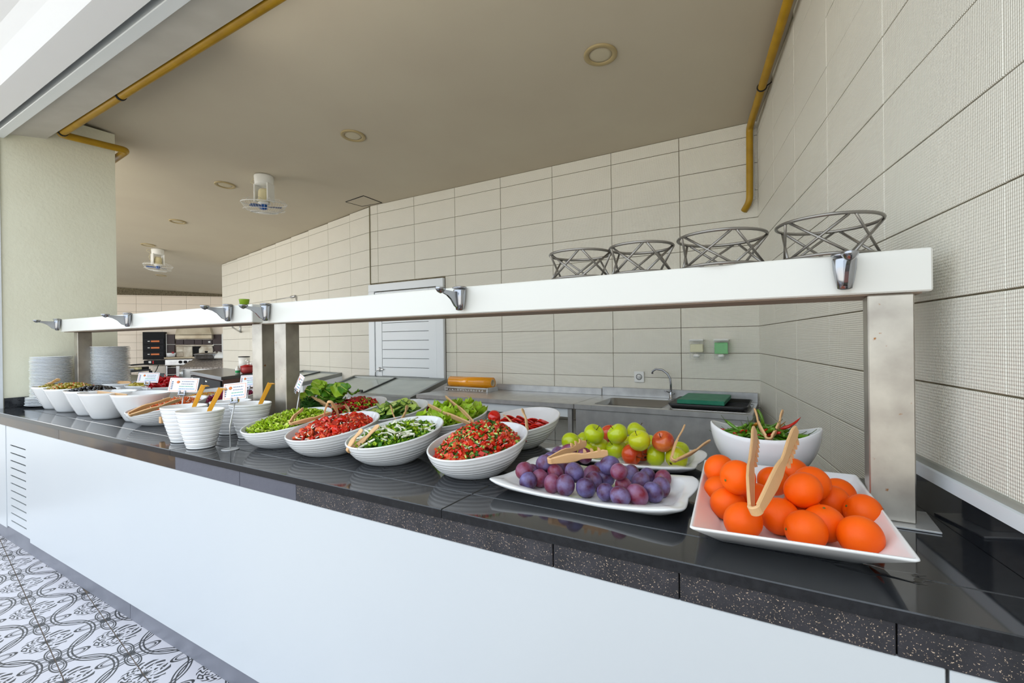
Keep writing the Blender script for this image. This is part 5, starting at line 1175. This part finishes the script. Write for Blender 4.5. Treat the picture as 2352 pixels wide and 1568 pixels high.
# plums
m_plum=mat('plum_skin',C(92,22,46),.45,noise=(34,1,C(118,108,152)),coat=.08); 
nt=m_plum.node_tree
def pf(a,rr,z): return rr*.93,z*1.08
pb=sphere_m(.0312,26,16,pf); 
vs=[]
for v in pb.v:
    x,y,z=v; an=math.atan2(y,x); k=1-.05*math.exp(-(an/.16)**2); vs.append((x*k,y*k,z))
pb.v=vs; pme=[]
for nm,c1,c2 in (('plum_skin_red',C(120,26,48),C(136,96,130)),('plum_skin',None,None),('plum_skin_blue',C(70,28,58),C(112,106,158))):
    me=pb.mesh('plum'); me.materials.append(MATS['plum_skin'] if c1 is None else mat(nm,c1,.42,noise=(30,1.0,c2),coat=.12)); pme.append(me)
st=M(); st.tube([(0,0,.030),(.003,0,.036),(.008,.002,.038)],.0011,5); stm=st.mesh('stem'); stm.materials.append(m_pep)
PLM=[(-0.796,1.427,1.066),(-0.793,1.478,1.048),(-0.763,1.395,1.042),(-0.744,1.446,1.042),(-0.793,1.561,1.042),(-0.758,1.519,1.041),(-0.701,1.481,1.057),(-0.747,1.487,1.084),(-0.755,1.558,1.079),(-0.71,1.618,1.103),(-0.759,1.632,1.083),(-0.613,1.442,1.08),(-0.681,1.413,1.042),(-0.628,1.401,1.047),(-0.566,1.422,1.042),(-0.604,1.578,1.043),(-0.568,1.497,1.042),(-0.526,1.54,1.092),(-0.472,1.474,1.093),(-0.479,1.632,1.046),(-0.544,1.549,1.042),(-0.462,1.49,1.042),(-0.429,1.571,1.042),(-0.424,1.632,1.043),(-0.37,1.632,1.043),(-0.355,1.54,1.042),(-0.365,1.478,1.042),(-0.401,1.43,1.042),(-0.444,1.397,1.041),(-0.496,1.411,1.042),(-0.652,1.632,1.09),(-0.706,1.548,1.059),(-0.592,1.632,1.043)]
PLL=['plum at the left end of the platter, resting high against the rim','plum low behind the leftmost one','plum low in the front left corner, mostly hidden','big bluish plum in the front left','plum at the back left under the tongs','plum behind the big bluish one','reddish plum in the second row left of centre','plum left of the tongs hinge','plum directly under the tongs hinge','plum seen above the tongs, toward the apple platter','farther plum seen above the tongs hinge','large bluish plum on top in the centre left','dark reddish plum low in the front left','reddish plum with an orange blush at the front','plum with a brown orange scar at the front centre','bluish plum behind the scarred one','plum right behind the scarred one','largest plum on top of the heap','plum with dark spots on top, right of the largest','plum behind the spotted one','plum with a yellow stem in the centre','plum in the second row right of centre','reddish plum high on the right side','plum half hidden behind the reddish right one','bluish plum at the back right end','plum at the right end, behind the big front one','plum at the right end in the middle row','big plum at the front right','plum in the front row, second from the right end','small plum low in the front right of centre','plum beside the tong prongs at the back','shaded plum under the tong arms','dark shaded plum behind the largest']
for i,p in enumerate(PLM):
    o=bpy.data.objects.new('plum',pme[(i*7)%3]); COL.objects.link(o); o.location=p; o.rotation_euler=(rr.uniform(-1.2,1.2),rr.uniform(-1.2,1.2),rr.uniform(0,6)); s=1.0+(.07 if i in (3,11,13,14,17,27) else rr.uniform(-.05,.03)); o.scale=(s,s,s)
    tag(o,PLL[i],'plum','plums on the platter')
    if i in (20,25): q=bpy.data.objects.new('stem',stm); COL.objects.link(q); q.parent=o
# chillies
m_ch=mat('green_chilli',C(82,134,24),.22,island=.0,noise=(20,.4,C(120,160,40)),coat=.4); m_chr=mat('red_chilli',C(206,30,14),.2,coat=.5); m_cho=mat('ripening_chilli',C(168,110,30),.22,coat=.4)
cm=[]
for k in range(6):
    b=M(); L=.085+.012*(k%3); cv=.25+.22*k; pts=[]; n=9
    for i in range(n):
        u=i/(n-1); pts.append((L*(u-.5),cv*L*(u-.5)**2*1.3,.004*math.sin(u*5+k)))
    b.tube(pts,[.0045,.0062,.0066,.0064,.006,.0054,.0045,.003,.0008],8); cm.append(b.mesh('chilli_pepper'))
stk=M(); stk.tube([(-.047,.012,0),(-.058,.02,.004),(-.078,.028,.014)],[.0022,.0011,.0009],5); stkm=stk.mesh('stalk'); stkm.materials.append(mat('chilli_stalk',C(70,92,30),.5))
rr=random.Random(31)
cmm={}
b=M(); b.lathe([(.001,.125),(.09,.118),(.145,.10),(.13,.08)],28,sy=.42); o=b.obj('chilli_bed',m_ch,loc=(cx,yb_,1.0)); tag(o,'chilli peppers packed under the visible ones','chilli peppers',kind='stuff')
for i in range(78):
    k=i%6; mt=(m_chr if i%11==3 else m_cho if i%13==5 else m_ch); key=(k,mt.name)
    if key not in cmm: cmm[key]=cm[k].copy(); cmm[key].materials.clear(); cmm[key].materials.append(mt)
    o=bpy.data.objects.new('chilli_pepper',cmm[key]); COL.objects.link(o); a=rr.uniform(0,2*PI); r=math.sqrt(rr.random())*.9
    o.location=(cx-.01+.125*r*math.cos(a),yb_+.056*r*math.sin(a),1.118+.042*(1-r*r)+.012*(i%3)); o.rotation_euler=(rr.uniform(-.5,.5),rr.uniform(-.5,.5),rr.gauss(0,.7)+(PI if rr.random()<.5 else 0))
    nm={m_chr:'red chilli pepper among the green ones in the boat bowl',m_cho:'half ripe orange brown chilli pepper in the boat bowl',m_ch:'curved green chilli pepper in the boat bowl'}[mt]; tag(o,nm,'chilli pepper',{m_chr:'red chillies in the boat bowl',m_cho:'orange chillies in the boat bowl',m_ch:'green chillies in the boat bowl'}[mt])
    q=bpy.data.objects.new('stalk',stkm); COL.objects.link(q); q.parent=o
o=bpy.data.objects.new('chilli_pepper',cmm[(1,m_ch.name)]); COL.objects.link(o); p=hy((1753,970),yb_); o.location=p; o.rotation_euler=(0,1.2,.5); tag(o,'curved green chilli pepper standing up between the tong arms','chilli pepper')
p=hy((1810,977),yb_); o=bpy.data.objects.new('chilli_pepper',cmm[(2,m_chr.name)] if (2,m_chr.name) in cmm else cmm[(1,m_ch.name)]); COL.objects.link(o); o.location=p; o.rotation_euler=(0,-.5,.2); tag(o,'chilli pepper with long bent stalk right of the tongs in the boat bowl','chilli pepper'); q=bpy.data.objects.new('stalk',stkm); COL.objects.link(q); q.parent=o
# ---------------------------------------------------------------- tongs
def tongs(label,B,T1,T2,w=.026,teeth=0,bow=.006,thick=.0062,style='flat',tsign=1):
    """B hinge, T1/T2 tips"""
    B,T1,T2=Vector(B),Vector(T1),Vector(T2); t=thing('tongs',label,'tongs',tuple(B),0); T1=T1-B; T2=T2-B
    wd=T1.cross(T2); 
    if wd.length<1e-6: wd=UP
    wd.normalize(); ax=(T1.normalized()+T2.normalized()).normalized(); side=(T1.normalized()-T2.normalized()); side=side.normalized() if side.length>1e-6 else wd.orthogonal()
    for s,T in ((1,T1),(-1,T2)):
        s0=side*s*.010; o1=(T-s0).cross(wd).normalized()
        if o1.dot(side*s)<0: o1=-o1
        P_=[s0+(T-s0)*u+o1*bow*math.sin(PI*min(1,u*1.25)) for u in (0,.12,.28,.42,.52,.60,.78,.93,1)]
        ww=[w*.62,w*.8,w*1.0,w*.95,w*.62,w*.60,w*.78,w*.86,w*.55] if style=='flat' else [w*.62,w*.66,w*.6,w*.5,w*.42,w*.5,w*.9,w*1.0,w*.6]
        b=M(); b.strip(P_,wd,ww,thick)
        # raised ribs that make the handle a shallow channel
        for e in (-1,1): b.strip([p+wd*e*k*.46-o1*.0022 for p,k in zip(P_[:5],ww[:5])],o1,.0048,.0022)
        if teeth:
            for k in range(teeth):
                u=.60+.38*k/teeth; i=u; q=s0+(T-s0)*(u)+o1*bow*math.sin(PI*min(1,u*1.25)); d=(T-s0).normalized(); hw=w*.36; L=w*.42
                vs=[]
                for zz in (-thick/2,thick/2):
                    for a_,c_ in ((-.006,0),(.006,0),(.003,L*.7),(-.0045,L)): vs.append(q+d*a_+wd*tsign*(hw+c_)+o1*zz)
                b.add(vs,[(3,2,1,0),(4,5,6,7),(0,1,5,4),(1,2,6,5),(2,3,7,6),(3,0,4,7)],0,False)
        part('arm',b,m_beige,t,fix=True)
    b=M(); P_=[side*.0105*math.cos(a)-ax*.010*math.sin(a) for a in [PI*k/8 for k in range(9)]]; b.strip(P_,wd,w*.62,thick*1.15); part('hinge',b,m_beige,t,fix=True); return t
tongs('beige toothed tongs standing upright among the oranges, the largest pair',hz((1735,1168),1.120),hy((1733,985),1.60),hy((1829,985),1.54),w=.040,teeth=6,thick=.008)
tongs('beige tongs with open arms resting in the boat bowl of chillies',hy((1766,1003),1.925),hy((1733,940),2.0),hy((1798,943),2.0),w=.032)
tongs('beige tongs resting at the right end of the apple platter',hz((1548,1053),1.085),hy((1572,977),1.93),hy((1630,1012),1.93),w=.024)
tongs('beige pronged tongs lying on top of the plums',hz((1266,1056),1.105),hy((1346,1017),1.62),hy((1396,1040),1.55),w=.034,teeth=3,bow=-.004,tsign=-1)
tongs('beige tongs sunk into the chopped tomato salad, only the square end showing',hz((1066,1038),1.098),hz((1112,1052),1.075),hz((1108,1040),1.085),w=.030)
tongs('beige tongs at the left rim of the rocket salad',hz((803,1032),1.078),hz((870,976),1.165),hz((832,985),1.16),w=.026)
tongs('beige tongs standing like an upside down V behind the tomato and onion salad',hz((758,925),1.235),hz((744,968),1.125),hz((779,958),1.15),w=.022)
tongs('beige tongs lying across the pepper salad, pointing left',hy((790,932),1.93),hz((803,945),1.15),hz((762,935),1.15),w=.020)
tongs('beige long arm tongs above the lettuce and spinach bowl',hy((752,930),1.90),hy((701,904),2.05),hy((735,925),2.0),w=.020)
tongs('beige toothed tongs upright at the left of the spinach leaves',hy((688,932),1.98),hy((707,888),2.0),hy((733,884),2.0),w=.024,teeth=4)
tongs('beige tongs with spoon ends in the cucumber slices',hy((917,968),1.88),hy((897,931),1.98),hy((936,932),1.98),w=.024,style='spoon')
tongs('beige long toothed tongs resting on the lettuce leaves in the back row',hy((1083,970),1.86),hy((984,930),1.96),hy((1024,911),2.05),w=.028,teeth=5)
tongs('beige tongs in the tomato slices, arms wide apart',hy((1207,985),1.90),hy((1158,953),1.96),hy((1200,939),1.96),w=.024,style='spoon')
tongs('beige tongs on the shredded lettuce, left front bowl',hz((670,970),1.135),hz((760,948),1.165),hz((696,938),1.19),w=.026)
tongs('long beige tongs lying across the grated carrot bowl',hz((301,950),1.125),hz((415,917),1.19),hz((392,914),1.20),w=.040)
tongs('beige tongs standing open in the leftmost conical bowl',hy((101,887),1.44),hy((102,868),1.50),hy((136,870),1.46),w=.034)
tongs('beige tongs across the back left conical bowl',hy((219,876),1.80),hy((262,883),1.86),hy((300,879),1.84),w=.036,bow=0)
b=M(); P_=[hy(q,y) for q,y in (((192,882),1.50),((197,895),1.46),((228,902),1.42),((292,908),1.40))]; b.strip(P_,UP,[.03,.022,.03,.02],.004); o=b.obj('serving_fork',m_beige); tag(o,'long beige serving fork lying across the two rightmost conical bowls','serving fork')
b=M(); p=hz((372,964),1.075); b.rbox(-.012,.012,-.012,.012,-.02,.02,.003); o=b.obj('tongs_end',m_beige,loc=tuple(p)); tag(o,'short beige handle end sticking out between the carrot bowl and the ribbed pot','handle')
# ---------------------------------------------------------------- card holders
m_card=mat('white_card',C(236,238,246),.3); m_cor=mat('orange_print',C(226,130,70),.5); m_cgr=mat('green_print',C(90,170,140),.5); m_cgy=mat('grey_print',C(130,132,150),.5); m_cbl=mat('blue_print',C(110,150,200),.5)
def card(base,cq,y,w,h,turn,tilt,label,lean=.35,bars=True):
    """base xy on the counter, cq pixel of the card centre, y depth of the card"""
    c=hy(cq,y); t=thing('card_holder',label,'card holder',(base[0],base[1],1.0),0,'menu card holders')
    O_=Vector((base[0],base[1],1.0)); top=c-UP*(h*.5+.006)
    b=M(); b.lathe([(.040,.0005),(.040,.003),(.034,.005),(.006,.0055)],28,cap0=True); part('base_disc',b,m_steels,t,fix=True)
    b=M(); b.tube([Vector((0,0,.004)),Vector((0,0,(top-O_).z*.5)),top-O_],.0032,8); part('rod',b,m_steels,t)
    Tm=Matrix.Translation(c-O_)@Matrix.Rotation(turn,4,'Z')@Matrix.Rotation(-lean,4,'X')@Matrix.Rotation(tilt,4,'Y')
    b=M()
    for s in (-1,1): b.rbox(s*.014-.005,s*.014+.005,-.006,.006,-h/2-.012,-h/2+.010,.002,T=Tm)
    b.rbox(-.02,.02,-.004,.004,-h/2-.018,-h/2-.008,.002,T=Tm); part('clip',b,m_chrome,t)
    b=M(); b.rbox(-w/2,w/2,-.0012,.0012,-h/2,h/2,.0005,T=Tm); cc=part('card',b,m_card,t)
    def pr_(x0,x1,z0,z1,mt,nm): b=M(); b.box(x0,x1,-.0017,-.0012,z0,z1,T=Tm); part(nm,b,mt,cc)
    e=.006
    b=M()
    for (x0,x1,z0,z1) in ((-w/2+e,w/2-e,h/2-e-.0018,h/2-e),(-w/2+e,w/2-e,-h/2+e,-h/2+e+.0018),(-w/2+e,-w/2+e+.0018,-h/2+e,h/2-e),(w/2-e-.0018,w/2-e,-h/2+e,h/2-e)): b.box(x0,x1,-.0017,-.0012,z0,z1,T=Tm)
    part('printed_border',b,m_cor,cc)
    b=M(); b.lathe([(.001,0),(h*.10,0),(h*.10,.0004),(.001,.0004)],14,T=Tm@Matrix.Translation((-w*.20,-.0014,h*.20))@Matrix.Rotation(PI/2,4,'X')); part('round_emblem',b,m_cor,cc)
    # four short lines of small print, too small to read in the photograph
    rr=random.Random(int(w*1e4)+int(abs(base[0])*100))
    for k,mt in enumerate((m_cgy,m_cgy,m_cgr,m_cbl)):
        b=M(); z=h*.24-k*h*.17; x=-w*.02-w*(.06 if k<2 else .12); x1=w*.40-(.0 if k==3 else w*.06)
        while x<x1: l=rr.uniform(.003,.008); b.box(x,min(x+l,x1),-.0017,-.0012,z-.0022,z+.0022,T=Tm); x+=l+.0022
        part('small_print',b,mt,cc)
    b=M(); 
    for k in range(5): b.box(-w*.42,-w*.36,-.0017,-.0012,-h*.30+k*h*.12,-h*.30+k*h*.12+h*.08,T=Tm)
    part('side_print',b,m_cgy,cc); return t
p=hz((529,1032)); card((p.x,p.y),(540,898),p.y+.02,.115,.085,.55,-.10,'steel card holder standing at the counter front with a tilted white card')
q=hz((416,1004)); y=1.36; c=hy((422,884),y); card((c.x-.02,y-.01),(422,884),y,.150,.085,.75,.05,'steel card holder behind the ribbed pots with the most legible orange edged card')
y=1.72; c=hy((570,875),y); card((c.x,y-.01),(570,875),y,.10,.080,.55,-.05,'steel card holder in front of the left middle post')
y=1.68; c=hy((341,867),y); card((c.x-.03,y-.01),(341,867),y,.140,.080,.8,.05,'steel card holder among the conical bowls, farthest to the left')
y=1.60; c=hy((688,879),y); card((c.x-.02,y-.01),(688,879),y,.10,.085,-.35,.15,'steel card holder seen nearly edge-on at the right middle post')
# wet patches on the stone
m_wet=mat('water_film',C(20,22,26),.02,spec=.9)
rr=random.Random(77)
for i,(q,s) in enumerate((((2035,1315),.055),((905,1080),.05),((1130,1110),.06),((640,1035),.04),((440,1012),.035))):
    c=hz(q); b=M(); n=26; ph=[rr.uniform(0,6) for _ in range(4)]; ring=lambda k,z:[Vector((c.x+s*k*(1+.28*math.sin(3*a+ph[0])+.18*math.sin(5*a+ph[1])+.12*math.sin(9*a+ph[2]))*math.cos(a)*1.5,c.y+s*k*.5*(1+.3*math.sin(4*a+ph[3]))*math.sin(a),1.0+z)) for a in circ(n)]
    b.loft([ring(1,.0002),ring(.96,.0012),ring(.7,.0014)],False,True); o=b.obj('puddle',m_wet); tag(o,['small water puddle below the front edge of the orange dish','small water puddle in front of the rocket bowl','small water puddle in front of the chopped tomato bowl','small water puddle in front of the shredded lettuce bowl','small water smear left of the front ribbed pot'][i],'puddle',kind='stuff')
